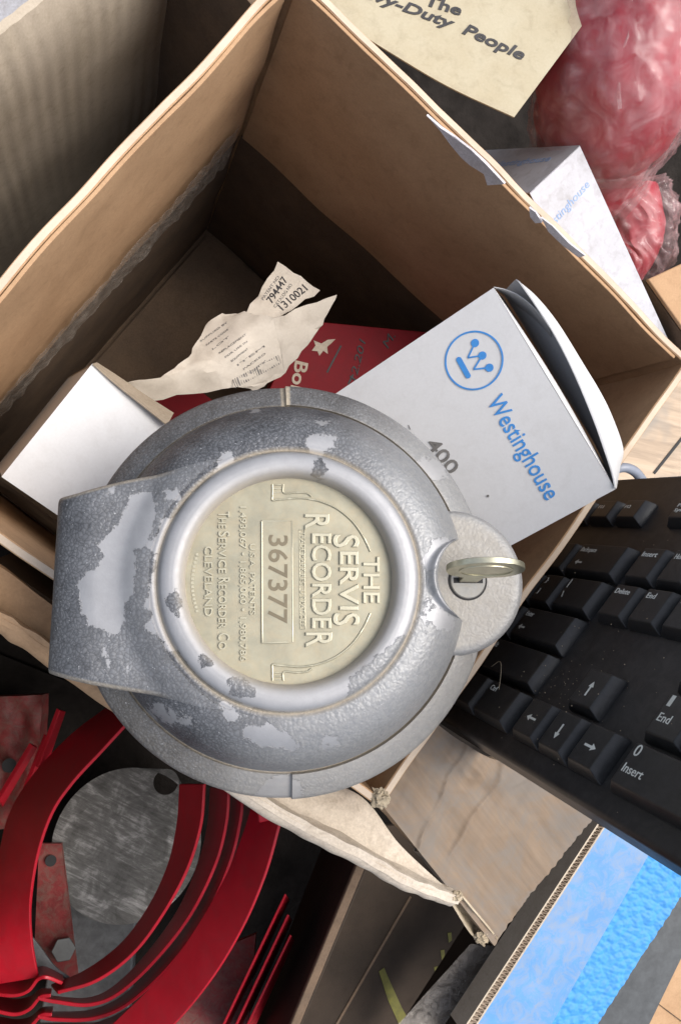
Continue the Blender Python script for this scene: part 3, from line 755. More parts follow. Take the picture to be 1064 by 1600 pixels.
# ================================================================== WHITE CARTON with blue logo
c1, c2 = D(770,450,31.0), D(960,765,30.6)         # end edge of the printed face
c3 = D(525,610,33.6)
e_w = (c2-c1); e_l = (c3-c1); e_l = (e_l - e_w*(e_l.dot(e_w)/e_w.length_squared)).normalized(); wd = e_w.length; e_w = e_w/wd
fn = e_w.cross(e_l); fn = fn if fn.dot(C0-c1) > 0 else -fn
LEN, TH = 15.5, 3.0
wb = thing('white_carton', c1+e_l*LEN-fn*TH, 'long white carton with blue circle logo and lettering, its end flap gaping open', 'box')
def FW(px, py): return onplane(px, py, c1, fn)
def wbp(a, b, c): return c1+e_w*a+e_l*b-fn*c
def Pface(u, v):
    p = wbp(u*wd, v*LEN, 0)
    return p - fn*(0.10*math.sin(math.pi*u)*math.exp(-v*6)*0.0)
slab('printed_face', lambda u,v: wbp(u*wd, v*LEN, 0)+fn*(.015*nz((u*4,v*5,0),1)), 30, 40, .06, M_white, wb)
slab('bottom_panel', lambda u,v: wbp(u*wd, v*LEN, TH), 4, 4, .05, M_carton_in, wb)
slab('side_panel', lambda u,v: wbp(.03, v*LEN, .07+u*(TH-.09)), 4, 4, .05, M_carton_in, wb, th_dir=e_w)
slab('side_panel', lambda u,v: wbp(wd-.03, v*LEN, .07+u*(TH-.09)), 4, 4, .05, M_white, wb, th_dir=-e_w)
# end flap: rises from the lower edge, curls back at the top
inner_px = [(812,440),(836,474),(864,517),(888,562),(911,613),(930,660),(943,697),(956,737),(961,761)]
outer_px = [(806,436),(838,462),(872,503),(911,565),(939,611),(958,650),(975,700),(970,728),(963,763)]
def flap_pt(u, v):
    a = cr([D(x,y,30.5) for x,y in inner_px], u); b = cr([D(x,y,31.2) for x,y in outer_px], u)
    base_ = wbp(u*wd, -.15, TH)
    if v < .35: t = v/.35; return a*(1-t)+b*t + fn*(.18*math.sin(math.pi*t))
    t = (v-.35)/.65; return b*(1-t)+base_*t + e_l*(.25*math.sin(math.pi*t))
slab('end_flap', flap_pt, 40, 22, .05, M_white, wb, th_dir=e_l)
slab('dust_flap', lambda u,v: cr([D(x,y,31.05) for x,y in ((772,448),(790,452),(812,462),(836,482),(856,506))], u)*(1-v)+wbp(.5+u*3, -.3-.3*u, TH)*v, 20, 6, .05, M_white, wb, th_dir=e_l*.6)
slab('tuck_edge', lambda u,v: wbp(.0+u*wd, -.02-.16*v*math.sin(math.pi*min(1,u*1.0)), .0+.25*v*v), 30, 6, .03, M_white, wb)
# print
def ftext(s, q0, q1, cap_px, m, parent, **k):
    p0, p1 = FW(*q0), FW(*q1); L_ = math.hypot(q1[0]-q0[0],q1[1]-q0[1]); cap = cap_px*(p1-p0).length/L_
    return text('lettering', s, p0+fn*.02, p1+fn*.02, cap, fn, m, parent, **k)
ftext("Westinghouse", (760,628), (853,783), 27, M_blueink, wb, bold=.008)
ftext("400", (664,695), (702,743), 22, M_greyink, wb, bold=.012)
def fdisc(px, py, rpx, parent, m, n=32, r0=0):
    c = FW(px,py); s_ = (FW(px+10,py)-c).length/10; ax = e_w; ay = fn.cross(e_w)
    R = rpx*s_; vs = []; fs = []
    for k in range(n):
        t = 2*math.pi*k/n
        for r in ((r0*s_ if r0 else 0.0001), R):
            vs.append(c+ax*math.cos(t)*r+ay*math.sin(t)*r+fn*.020)
            vs.append(c+ax*math.cos(t)*r+ay*math.sin(t)*r+fn*.026)
    for k in range(n):
        j = (k+1)%n; fs += [(4*k+1,4*k+3,4*j+3,4*j+1),(4*k+2,4*j+2,4*j+3,4*k+3),(4*k,4*k+1,4*j+1,4*j)]
    return mesh('logo_mark', vs, fs, m, parent)
def fbar(p, q, wpx, parent, m, cap=True):
    a, b = FW(*p), FW(*q); d = (b-a).normalized(); s_ = (b-a).length/math.hypot(q[0]-p[0],q[1]-p[1]); sd_ = fn.cross(d)*(wpx*s_/2)
    c8 = [a-sd_+fn*.027,b-sd_+fn*.027,b+sd_+fn*.027,a+sd_+fn*.027]; c8 += [c-fn*.006 for c in c8]
    hexa('logo_mark', c8, m, parent)
fdisc(740,563.5,46,wb,M_blueink,64,43.2)
for q in ((742,536),(753.5,555.5),(764.5,574.5)): fdisc(*q,6.4,wb,M_blueink)
for p,q in (((742,536),(731,559)),((731,559),(753.5,555.5)),((753.5,555.5),(740,577)),((740,577),(764.5,574.5))): fbar(p,q,2.6,wb,M_blueink)
fbar((717,562),(731,587),8.5,wb,M_blueink); fdisc(717,562,4.3,wb,M_blueink); fdisc(731,587,4.3,wb,M_blueink)
fbar((638,664),(641,671),1.2,wb,M_greyink); fdisc(762,775,2.2,wb,M_greyink,8)

# ================================================================== LEFT PLAIN WHITE CARTON
q1, q2, q3 = W(145,568,-4.0), W(3,745,-4.0), W(255,654,-4.6)
ea = (q2-q1); la = ea.length; ea = ea/la; eb = (q3-q1); eb = (eb-ea*eb.dot(ea)).normalized(); en = ea.cross(eb); en = en if en.dot(C0-q1)>0 else -en
lb = thing('plain_white_carton', q1-en*10, 'blank bright white carton end inside the brown box, left of the recorder', 'box')
LB = 5.6
bp = lambda a,b,c: q1+ea*a+eb*b-en*c
slab('end_panel', lambda u,v: bp(u*la, v*LB, .02*nz((u*3,v*3,1),1)), 24, 24, .06, M_white, lb)
slab('side_panel', lambda u,v: bp(.02+.0*u, u*LB, .08+v*10), 3, 6, .05, M_carton_in, lb, th_dir=ea)
slab('side_panel', lambda u,v: bp(la-.02, u*LB, .08+v*10), 3, 6, .05, M_white, lb, th_dir=-ea)
slab('side_panel', lambda u,v: bp(u*la, .02, .08+v*10), 3, 6, .05, M_white, lb, th_dir=eb)
# brown fold sticking up along its far edge
def Pb(u, v):
    a = cr([W(146,568,-3.9),W(180,598,-4.0),W(220,630,-4.1),W(262,664,-4.2)], u); b = cr([W(152,566,-4.6),W(186,588,-5.2),W(230,618,-5.5),W(272,645,-5.3)], u)
    return a*(1-v)+b*v
slab('tuck_flap', Pb, 20, 6, .05, M_carton_in, lb)

# ================================================================== RED PRINTED BOX at the bottom of the brown box
rz = -13.5
r_ = [W(238,622,rz), W(497,503,rz), W(668,520,rz), W(700,640,rz)]
rb = thing('red_box', W(500,600,-16), 'flat red printed box with black handwriting, lying deep inside the brown box', 'box')
slab('printed_lid', bil(W(470,500,rz), W(690,521,rz), W(720,720,rz), W(380,700,rz)), 10, 10, 1.6, M_redbox, rb, bevel=.05)
slab('lower_lid', bil(W(225,628,rz-1.5), W(300,600,rz-1.5), W(430,700,rz-1.5), W(330,760,rz-1.5)), 6, 6, 1.2, M_redbox, rb, bevel=.05)
def rtext(s, a, b, cap, m, **k):
    p0, p1 = W(*a,rz+.03), W(*b,rz+.03); cp = cap*(p1-p0).length/math.hypot(b[0]-a[0],b[1]-a[1])
    text('lettering', s, p0, p1, cp, (0,0,1), m, rb, h=.012, **k)
rtext("Bolt", (462,563), (452,620), 20, M_cream, bold=.02)
rtext("12.201", (556,596), (572,532), 11, M_blackink, shear=.2)
rtext("M.", (606,545), (618,525), 12, M_blackink, shear=.2)
hs = [(487,548),(493,540),(490,532),(502,537),(512,531),(524,530),(517,537),(511,542),(512,553),(505,548),(499,556),(496,549)]
prism('bull_mark', [tuple(W(x,y,rz).xy) for x,y in hs], rz+.012, rz+.03, M_cream, rb)
for p,q in (((511,582),(533,540)),((544,600),(552,585))):
    a,b = W(*p,rz+.02), W(*q,rz+.02); d=(b-a).normalized(); s2=V((-d.y,d.x,0))*.05
    hexa('pen_stroke', [a-s2,b-s2,b+s2,a+s2]+[v-V((0,0,.01)) for v in (a-s2,b-s2,b+s2,a+s2)], M_blackink, rb)

# ================================================================== CRUMPLED LABELLED PAPER
pp = thing('crumpled_paper_packet', W(400,540,-13), 'crumpled buff paper packet with a barcode label, above the red box', 'packet')
PV = {'a':(195,597,-8.5),'b':(258,588,-8.2),'c':(300,553,-8.6),'d':(322,508,-9.2),'e':(350,492,-9.0),'f':(385,488,-8.2),'g':(435,410,-9.5),'h':(500,452,-9.0),
      'i':(525,458,-7.2),'j':(498,515,-8.0),'k':(446,582,-8.6),'l':(428,497,-7.4),'m':(395,612,-8.6),'n':(232,626,-9.2),'o':(312,570,-8.0),'p':(370,604,-8.3),'q':(345,562,-7.8)}
PP = {k: W(*v) for k,v in PV.items()}
def crumple(name, faces, m, sub=4, amp=.10, th=.03):
    bm = bmesh.new(); mp = {}
    for f in faces:
        for c_ in f:
            if c_ not in mp: mp[c_] = bm.verts.new(PP[c_])
        bm.faces.new([mp[c_] for c_ in f])
    bmesh.ops.triangulate(bm, faces=bm.faces)
    bmesh.ops.subdivide_edges(bm, edges=bm.edges, cuts=5, use_grid_fill=True)
    for _ in range(5): bmesh.ops.smooth_vert(bm, verts=[v for v in bm.verts if not v.is_boundary], factor=.5, use_axis_x=True, use_axis_y=True, use_axis_z=True)
    for v in bm.verts:
        if v.is_boundary: v.co += V((nz(v.co,1.8,5),nz(v.co,1.8,6),0))*.16
    for v in bm.verts: v.co += V((0,0,1))*amp*(nz(v.co,1.3,2)+.5*nz(v.co,3.5,4))
    bmesh.ops.recalc_face_normals(bm, faces=bm.faces)
    bmesh.ops.solidify(bm, geom=bm.faces[:], thickness=th)
    bm.verts.index_update()
    vs = [v.co.copy() for v in bm.verts]; fs = [tuple(v.index for v in f.verts) for f in bm.faces]; bm.free()
    return mesh(name, vs, fs, m, pp, smooth=True, sharp=30)
crumple('sheet', ['abon','cob','cqo','dqc','dfq','def','flq','lkq','qkp','kmp','qpo','opn'], M_paper, amp=.16)
PP['f2'] = W(384,490,-8.5); PP['l2'] = W(430,500,-8.0); PP['h2']=W(500,454,-9.2)
crumple('upper_tab', [('f2','g','h2','l2')], M_paper)
crumple('folded_corner', [('l','i','j','k')], M_paper)
PN = V((0,0,1))
def plane_pt(px, py, a, b, c, lift=.12):
    n = (PP[b]-PP[a]).cross(PP[c]-PP[a]).normalized(); n = n if n.z>0 else -n
    return onplane(px,py,PP[a],n)+n*lift, n
from mathutils.bvhtree import BVHTree
def world_bvh(objs):
    vs, fs = [], []
    for o in objs:
        M = parent_world(o); n0_ = len(vs)
        vs += [(M @ v.co)/S for v in o.data.vertices]; fs += [tuple(n0_+i for i in p.vertices) for p in o.data.polygons]
    return BVHTree.FromPolygons(vs, fs)
paper_bvh = world_bvh(list(pp.children))
def drape(o, lift=.015):
    M = parent_world(o); Mi = M.inverted()
    for v in o.data.vertices:
        w_ = (M @ v.co)/S; d = (w_-C0).normalized(); hit = paper_bvh.ray_cast(C0, d)
        if hit[0] is not None: v.co = Mi @ ((hit[0]-d*lift)*S)
def ppt(s, a, b, cap, tri, lift=.16, m=M_greyink, **k):
    p0, n = plane_pt(*a,*tri,lift); p1, n = plane_pt(*b,*tri,lift); cp = cap*(p1-p0).length/math.hypot(b[0]-a[0],b[1]-a[1])
    drape(text('printed_text', s, p0, p1, cp, n, m, pp, h=.006, **k))
tt = ('f2','g','h2')
ppt("794447", (424,477), (449,440), 9, tt, m=M_blackink, bold=.01)
ppt("1310021", (441,488), (480,455), 10, tt, m=M_blackink, bold=.01)
ppt("PATENT NO", (411,472), (436,436), 4, tt)
ppt("CATALOG NO", (430,484), (456,448), 4, tt)
tl = ('f','l','q')
for i in range(9):
    x0, y0 = 318+i*9.5, 540+i*6.2
    ppt(["SUPPLIED BY","PARTS CODE","LOT","REPLACEMENT","FOR USE IN","EQUIPMENT","ITEM","PACKED","QTY"][i], (x0,y0), (x0+42-(i%3)*8, y0-30+(i%3)*5), 3.2, ('d','f','q') if i<3 else tl, lift=.30)
for i in range(22):
    w_ = [1.6,.8,2.2,.7,1.1,2.4][i%6]; t = i/21
    bx, by = 366+t*70, 605-t*38
    p0, n = plane_pt(bx,by,'q','k','p',.28); p1, n = plane_pt(bx-5,by-13,'q','k','p',.28)
    d = (p1-p0).normalized(); s2 = n.cross(d)*(w_*.015)
    drape(hexa('barcode_bar', [p0-s2,p1-s2,p1+s2,p0+s2]+[v-n*.006 for v in (p0-s2,p1-s2,p1+s2,p0+s2)], M_greyink, pp))

# ================================================================== SECOND WHITE CARTON, behind the far wall
def ortho_corner(P0, dirs, signs):
    r0 = (P0-C0).normalized(); q = CR.dot(r0); a = []
    for px in dirs:
        r1 = ray(*px); t = (r1 - r0*r1.dot(r0)).normalized(); a.append(t)
    c01, c02, c12 = a[0].dot(a[1]), a[0].dot(a[2]), a[1].dot(a[2])
    t0 = math.sqrt(abs(c01*c02/c12))*signs; t1 = -c01/t0; t2 = -c02/t0
    return [(a_+r0*t_).normalized() for a_, t_ in zip(a,(t0,t1,t2))]
P0 = D(905,227,40.5)
d0, d1, d2 = ortho_corner(P0, [(828,300),(745,235),(1050,545)], -1)
sb = thing('dusty_white_carton', P0+d1*5+d2*6, 'dusty white carton with faded blue lettering tilted behind the far wall of the brown box', 'box')
ee = (3.6, 8.5, 14.5)
c_ = [P0, P0+d0*ee[0], P0+d0*ee[0]+d1*ee[1], P0+d1*ee[1]]
slab('left_face', bil(P0, P0+d0*ee[0], P0+d0*ee[0]+d1*ee[1], P0+d1*ee[1]), 10, 10, .06, M_white2, sb)
slab('right_face', bil(P0, P0+d0*ee[0], P0+d0*ee[0]+d2*ee[2], P0+d2*ee[2]), 10, 20, .06, M_white2, sb)
slab('back_face', bil(P0+d1*.1+d2*.1, P0+d1*ee[1], P0+d1*ee[1]+d2*ee[2], P0+d2*ee[2]), 4, 4, .06, M_carton_in, sb, th_dir=d0)
nr = d0.cross(d2); nr = nr if nr.dot(C0-P0)>0 else -nr; nl = d0.cross(d1); nl = nl if nl.dot(C0-P0)>0 else -nl
def btext(s, a, b, cap, nn):
    p0, p1 = onplane(*a,P0,nn), onplane(*b,P0,nn); cp = cap*(p1-p0).length/math.hypot(b[0]-a[0],b[1]-a[1])
    text('lettering', s, p0+nn*.012, p1+nn*.012, cp, nn, M_blueink_faint, sb, h=.006)
btext("Westinghouse", (848,372), (921,290), 13, nr)
btext("Westinghouse", (764,262), (856,252), 9, nl)

# ================================================================== CREAM BOX, top
h0 = D(803,183,37.5)
ct = [D(803,183,37.5), D(940,-2,38.5), D(860,-170,39), D(440,-120,37.0), D(500,0,36.6), D(610,78,36.9)]
cn = (ct[1]-ct[0]).cross(ct[4]-ct[0]).normalized(); cn = cn if cn.dot(C0-ct[0])>0 else -cn
cbx = thing('cream_box', h0-V((0,0,9)), 'cream card box with bold black slogan lettering at the top edge', 'box')
edge_px = [(803,183),(700,135),(610,82),(560,50),(500,5),(420,-60)]
def Pc(u, v):
    a = cr([onplane(x,y,ct[0],cn) for x,y in edge_px], u); b = onplane(940-560*u, -2-170*math.sin(u*1.5), ct[0], cn)
    return a*(1-v)+b*v
slab('printed_lid', Pc, 30, 20, .08, M_creambox, cbx)
cmid = onplane(700,-60,ct[0],cn)
def Pcs(u, v):
    a = cr([onplane(x,y,ct[0],cn) for x,y in edge_px], u); return a - cn*(.1+7*v) + (cmid-a)*(.03+.9*v)
slab('side_wall', Pcs, 12, 4, .08, M_kraft_dark, cbx)
slab('side_wall', lambda u,v: (lambda a: a-cn*(.1+7*v)+(cmid-a)*(.03+.9*v))(onplane(803+137*u,183-185*u,ct[0],cn)), 12, 4, .08, M_kraft_dark, cbx)
def ctext(s, a, b, cap, **k):
    p0, p1 = onplane(*a,ct[0],cn), onplane(*b,ct[0],cn); cp = cap*(p1-p0).length/math.hypot(b[0]-a[0],b[1]-a[1])
    text('lettering', s, p0+cn*.03, p1+cn*.03, cp, cn, M_blackink, cbx, h=.006, **k)
ctext("The", (663,8), (719,25), 17, bold=.028, shear=.12)
ctext("Heavy-Duty", (520,-22), (708,46), 17, bold=.028, shear=.25)
ctext("People", (721,52), (816,95), 18, bold=.028, shear=.25)
for i,(px,py,r) in enumerate(((912,22,4),)):
    p = onplane(px,py,ct[0],cn)+cn*.02; ax_ = (ct[1]-ct[0]).normalized(); ay_ = cn.cross(ax_)
    vs=[p+ax_*(.12+.04*math.sin(k*3))*math.cos(k*.785)+ay_*.1*math.sin(k*.785)+cn*hh for hh in (0,.01) for k in range(8)]
    mesh('stain_spot', vs, [tuple(range(8)),tuple(range(15,7,-1))]+[(k,(k+1)%8,8+(k+1)%8,8+k) for k in range(8)], M_greyink, cbx)

# ================================================================== RED ROLL IN CLEAR BAG, top right
def blob(name, prof_px, m, parent, depth_fn, seg=48, amp=0.0, seed=0, axis=None, inflate=0, n=30, ridged=0.0):
    """body along a centre line: prof_px = [(x,y,radius_px,depth)]; a round section in space at each."""
    P = [D(x,y,d) for x,y,r,d in prof_px]; R = [r*d/FPX for x,y,r,d in prof_px]; vs=[]; fs=[]
    for i in range(n+1):
        t = i/n; p = cr(P,t); q = cr(P,min(1,t+.02))-cr(P,max(0,t-.02)); q.normalize()
        rr = cr([V((r,0,0)) for r in R],t).x + inflate
        a = q.cross(V((.3,.9,.1))).normalized(); b = q.cross(a)
        for k in range(seg):
            an = 2*math.pi*k/seg; dd = a*math.cos(an)+b*math.sin(an); pt = p+dd*rr
            w1 = amp*(nz(pt,.45,seed)+.6*nz((an*5,t*4,seed),1)+.35*abs(nz(pt,1.6,seed+1)))
            if ridged:
                q_ = V((pt.x*.55+.5*nz(pt,.5,3), pt.y*.55, pt.z*.3)); w1 += ridged*(max(0,1-abs(nz(q_,1,seed))*5)+.6*max(0,1-abs(nz(q_*2.1,1,seed+2))*5))
            vs.append(pt+dd*w1)
    for i in range(n):
        for k in range(seg): fs.append((i*seg+k,i*seg+(k+1)%seg,(i+1)*seg+(k+1)%seg,(i+1)*seg+k))
    fs.append(tuple(range(seg))); fs.append(tuple(n*seg+k for k in range(seg)))
    return mesh(name, vs, fs, m, parent, smooth=True, sharp=60)
pr1 = [(1000,-60,150,41),(985,20,140,41),(965,110,125,41.5),(955,160,112,42.5),(945,175,105,44),(915,290,70,50),(895,350,55,54)]
rr_ = thing('red_roll', D(900,340,56), 'large dusty red roll wrapped in clear plastic at the top right corner', 'roll')
blob('roll_body', pr1, M_redthing, rr_, None, amp=.25, seed=2)
bagt = thing('plastic_bag', D(915,340,57), 'clear wrinkled plastic bag pulled tightly over the large red roll', 'bag')
blob('bag_film', pr1, M_bag, bagt, None, amp=.25, seed=5, inflate=.35, seg=150, n=110, ridged=.20)
tube('bag_seam', [D(990,-10,37.2),D(982,50,37.5),D(970,85,37.8),D(966,130,38.3),D(968,170,38.8)], .10, M_bag, bagt)
pr2 = [(985,300,50,50),(990,340,58,50),(985,390,55,50.5),(965,440,40,51)]
r2 = thing('red_bundle', D(965,440,54), 'small red bundle in a clear bag beside the dusty white carton', 'bundle')
blob('bundle_body', [(x,y,r*.72,d) for x,y,r,d in pr2], M_redthing, r2, None, amp=.3, seed=7)
b2_ = thing('plastic_bag', D(975,430,54.5), 'small cloudy plastic bag around the little red bundle', 'bag')
blob('bag_film', pr2, M_bag, b2_, None, amp=.4, seed=9, inflate=.2, seg=100, n=70, ridged=.25)

# ================================================================== NEIGHBOUR BOX, top left
nb = thing('corrugated_box', W(150,60,-29), 'big ribbed cardboard box behind the left wall, at the top left corner', 'box')
n0, n1 = W(0,82,-4.0), W(107,0,-4.0); nd = (n1-n0).normalized(); ninw = V((nd.y,-nd.x,0)); ninw = ninw if ninw.dot(A-n0)>0 else -ninw
s0 = n0-nd*14; pc_ = onplane(262,0,n0,ninw); s1 = n0+nd*(pc_-n0).dot(nd)
LN = (s1-s0).length
def Pn(u, v):
    p = s0+(s1-s0)*u; z = -4.0-24.5*v
    rib = .022*math.sin(u*LN*2*math.pi/.85) ; rib *= (.6+.6*nz((u*9,v*3,1),1))
    cur = -0.5*math.exp(-v*26)
    return V((p.x,p.y,z)) + ninw*(rib+cur+.25*nz((u*3,v*4,2),1))
slab('ribbed_wall', Pn, 260, 30, .35, M_kraft_grey, nb, th_dir=-ninw)
slab('end_wall', lambda u,v: V((*(s1+ninw*(-.4+5.7*u)).xy, -4.0-24.5*v)), 6, 6, .35, M_kraft_dark, nb)
slab('near_wall', lambda u,v: V((*(s0+ninw*5.2+(s1-s0)*u).xy, -14-14.5*v)), 6, 6, .3, M_kraft_dark, nb)
slab('floor_panel', lambda u,v: V((*(s0+(s1-s0)*u+ninw*5*v).xy, -28.6)), 4, 4, .3, M_kraft_dark, nb)
fl = slab('grey_board', bil(W(-260,-20,-9), W(120,-160,-9), W(160,-40,-9), W(-40,150,-9)), 4, 4, .5, M_floor, None)
tag(fl, 'pale grey board showing in the extreme top left corner', 'board')

# ================================================================== KEYBOARD
kbd = thing('keyboard', K0+KU*(-27.5), 'black computer keyboard standing on its left end against the brown box', 'keyboard', basis=Matrix((KU, -KV, -KU.cross(KV))).transposed())
# keyboard frame: x = along the rows, y = up the rows, z = out of the keys
KZ = KU.cross(-KV); kf = 1 if KZ.dot(C0-K0)>0 else -1
bpy.data.objects.remove(kbd)
KX, KY = KU, -KV; KZ = KX.cross(KY)
if KZ.dot(C0-K0) < 0: KZ = -KZ
Mk = Matrix((KX, KY, KZ)).transposed()
kbd = thing('keyboard', K0+KX*(-28+2), 'black computer keyboard standing on its left end against the brown box', 'keyboard', basis=Mk)
KB = K0+KX*(-28+2)
U1 = 1.905
def kp(u, v, h): return K0 + KX*(u-28) + KV*(v-6) + KZ*h      # u,v in cm, h above the key tops
HB = -.50
bod = [(-1.0,-2.45),(44.5,-2.45),(44.5,12.3),(-1.0,12.3)]
prism('body', bod, HB-1.8, HB, M_plastic, kbd, to=lambda x,y,h: kp(x,y,h), bevel=.25)
for (a,b,c,d) in ((14.9*U1+.0,15.15*U1,-.6,11.6),):
    pass
def keycap(u0,u1,v0,v1,legs=()):
    g_ = .05; u0,u1,v0,v1 = (u0+g_/2)*U1,(u1-g_/2)*U1,v0*U1,v1*U1
    ins = .16; sd_ = .26
    base4 = [(u0,v0),(u1,v0),(u1,v1),(u0,v1)]; top4 = [(u0+sd_,v0+ins*.7),(u1-sd_,v0+ins*.7),(u1-sd_,v1-ins*1.3),(u0+sd_,v1-ins*1.3)]
    vs = [kp(x,y,HB-.05) for x,y in base4]+[kp(x,y,HB+.12) for x,y in base4]+[kp(x,y,0) for x,y in top4]
    fs = [(3,2,1,0)]+[(i,(i+1)%4,4+(i+1)%4,4+i) for i in range(4)]+[(4+i,4+(i+1)%4,8+(i+1)%4,8+i) for i in range(4)]+[(8,9,10,11)]
    k = mesh('key', vs, fs, M_keycap, kbd, bevel=.05)
    for item in legs:
        s_, du_, dv_, cap, wid = item
        p = kp(u0+sd_+du_, v0+ins+dv_, .004); text('legend', s_, p, p+KX*wid, cap, KZ, M_legend, k, h=.006, bold=.003)
    return k, (u0,u1,v0,v1)
def arrow(k, uc, vc, du_, dv_, L_=.62):
    c = lambda a,b: kp(uc+du_*a-dv_*b, vc+dv_*a+du_*b, .006)
    w_ = .045
    pts_ = [c(-L_/2,-w_),c(L_*.12,-w_),c(L_*.12,-.14),c(L_/2,0),c(L_*.12,.14),c(L_*.12,w_),c(-L_/2,w_)]
    mesh('legend', pts_+[p-KZ*.006 for p in pts_], [tuple(range(7)),tuple(range(13,6,-1))]+[(i,(i+1)%7,7+(i+1)%7,7+i) for i in range(7)], M_legend, k)
R1,R2,R3,R4,R5 = 1.08,2.08,3.08,4.08,5.08; RH=.93
F0,F1 = -.30,.38
for i,n__ in enumerate(("F9","F10","F11","F12")): keycap(10.3+i*1.05,11.25+i*1.05,F0,F1,[(n__,.12,.42,.17,.38)])
keycap(15.25,16.25,F0,F1,[("PrtSc",.1,.36,.16,.8),("SysRq",.1,.62,.16,.8)])
keycap(16.25,17.25,F0,F1); keycap(17.25,18.25,F0,F1)
def std(u, v, s_=None, w_=1, wid=None, cap=.24, extra=()):
    lg = [(s_, .14, .38, cap, wid or .13*len(s_)+.1)] if s_ else []
    return keycap(u,u+w_,v,v+RH,lg+list(extra))
for u_,a_,b_ in ((9,'(','9'),(10,')','0'),(11,'_','-')): std(u_,R1,a_,wid=.1,extra=[(b_,.14,.95,.24,.14)])
std(12,R1,"+",extra=[("=",.14,.95,.2,.2)])
k_,e_ = std(13,R1,"Backspace",2,1.15,.24); arrow(k_, e_[0]+.85, e_[2]+1.15, -1, 0, .5)
for u_,s_ in ((15.25,"Insert"),(16.25,"Home"),(17.25,"PgUp")): std(u_,R1,s_)
std(9.5,R2,'O',wid=.22); std(10.5,R2,'P',wid=.18); std(11.5,R2,"{",extra=[("[",.14,1.0,.24,.12)]); std(12.5,R2,"}",extra=[("]",.14,1.0,.24,.12)]); std(13.5,R2,"|",1.5,.05,.34,extra=[("\\",.14,1.0,.3,.2)])
for u_,s_ in ((15.25,"Delete"),(16.25,"End"),(17.25,"PgDn")): std(u_,R2,s_)
std(10.75,R3,':',wid=.06,extra=[(';',.14,.95,.24,.07)]); std(11.75,R3,'"',wid=.1,extra=[("'",.14,.95,.24,.05)]); k_,e_ = std(12.75,R3,"Enter",2.25,.6); arrow(k_, e_[0]+.75, e_[2]+1.15, -1, 0, .5)
std(11.25,R4,'?',wid=.13,extra=[('/',.14,.95,.24,.12)]); k_,_ = std(12.25,R4,"Shift",2.75,.6)
std(12.25,R5,None,1.25); std(13.5,R5,"Ctrl",1.5,.5)
k_,e_ = std(16.25,R4); arrow(k_,(e_[0]+e_[1])/2,(e_[2]+e_[3])/2,0,-1)
for u_,dx_,dy_ in ((15.25,-1,0),(16.25,0,1),(17.25,1,0)):
    k_,e_ = std(u_,R5); arrow(k_,(e_[0]+e_[1])/2,(e_[2]+e_[3])/2,dx_,dy_)
std(18.5,R5,"0",2,.26,.40,extra=[("Insert",.14,.98,.30,.92)])
std(18.5,R4,"1",1,.16,.40,extra=[("End",.14,.95,.30,.55)])
std(19.5,R4,"2",1,.2,.4); std(20.5,R5,"."); std(20.5,R4,"3",1,.2,.4)
for u_,s_ in ((18.5,"4"),(19.5,"5"),(20.5,"6")): std(u_,R3,s_,1,.2,.4)
# dust crumbs
bm = bmesh.new()
for i in range(170):
    u_, v_ = random.uniform(25,42), random.uniform(-1.5,12)
    if random.random()<.5: u_, v_ = random.gauss(30.5,1.6), random.gauss(8.6,1.2)
    p = kp(u_,v_,HB+.005 if random.random()<.6 else 0.004); r = random.uniform(.008,.025)
    if not (-2.3<v_<12.1): continue
    ret = bmesh.ops.create_icosphere(bm, subdivisions=1, radius=r, matrix=Matrix.Translation(p))
vs = [v.co.copy() for v in bm.verts]; bm.verts.index_update(); fs = [tuple(v.index for v in f.verts) for f in bm.faces]; bm.free()
o = mesh('dust_crumbs', vs, fs, M_torn, kbd); o['kind'] = 'stuff'
tube('hair', [kp(25.2,9.3,.05),kp(25.9,9.0,.25),kp(26.6,9.4,.3),kp(27.0,10.1,.1)], .012, M_torn, kbd, seg=4)

# cables
cb = tube('cable', [D(712,1040,37.5),D(706,1085,38),D(708,1112,39),D(716,1136,39.5),D(728,1150,41)], .16, M_cable)
tag(cb, 'grey blue cable looping down beside the recorder, below the keyboard edge', 'cable')
cb = tube('cable', [D(935,775,45),D(948,745,44.5),D(968,731,44.3),D(990,736,44.8),D(1010,760,46)], .28, M_cable)
tag(cb, 'thick grey cable arching above the top edge of the keyboard', 'cable')

# ================================================================== RIGHT SIDE BOARDS
def streak_mat(name, rot):
    m, n, l, p = mat(name); co = coords(n, l)
    m0 = n.new('ShaderNodeMapping'); m0.inputs['Rotation'].default_value = (0,0,rot); l.new(co, m0.inputs[0]); mp = n.new('ShaderNodeMapping'); mp.inputs['Scale'].default_value = (.15,1.6,1); l.new(m0.outputs[0], mp.inputs[0])
    s_ = noise_n(n, l, mp.outputs[0], 1.2, 6, .65, .4); g_ = noise_n(n, l, co, .25, 3, .5)
    c = ramp(n, l, s_, [(0.3,(.30,.22,.15)),(0.55,(.47,.35,.24)),(0.75,(.55,.43,.31))])
    c = mix(n, l, ramp(n, l, g_, [(.5,(0,0,0)),(.62,(.8,.8,.8))]), c, (.24,.22,.19))
    l.new(c, p.inputs['Base Color']); p.inputs['Roughness'].default_value = .6; bump(n, l, s_, .2, .05, p); return m
M_streak = streak_mat('streaked_packing_board', math.radians(8))
pz = -17
pb = thing('wide_carton', W(1060,650,-24), 'flat brown carton with a dark seam, right of the brown box above the keyboard', 'box')
slab('lid', bil(W(930,780,pz), W(1010,560,pz), W(1300,520,pz), W(1300,780,pz)), 20, 20, .3, M_streak, pb)
slab('lid_seam', bil(W(1020,738,pz+.05), W(1023,741,pz+.05), W(1135,600,pz+.05), W(1132,597,pz+.05)), 3, 3, .03, M_black, pb)
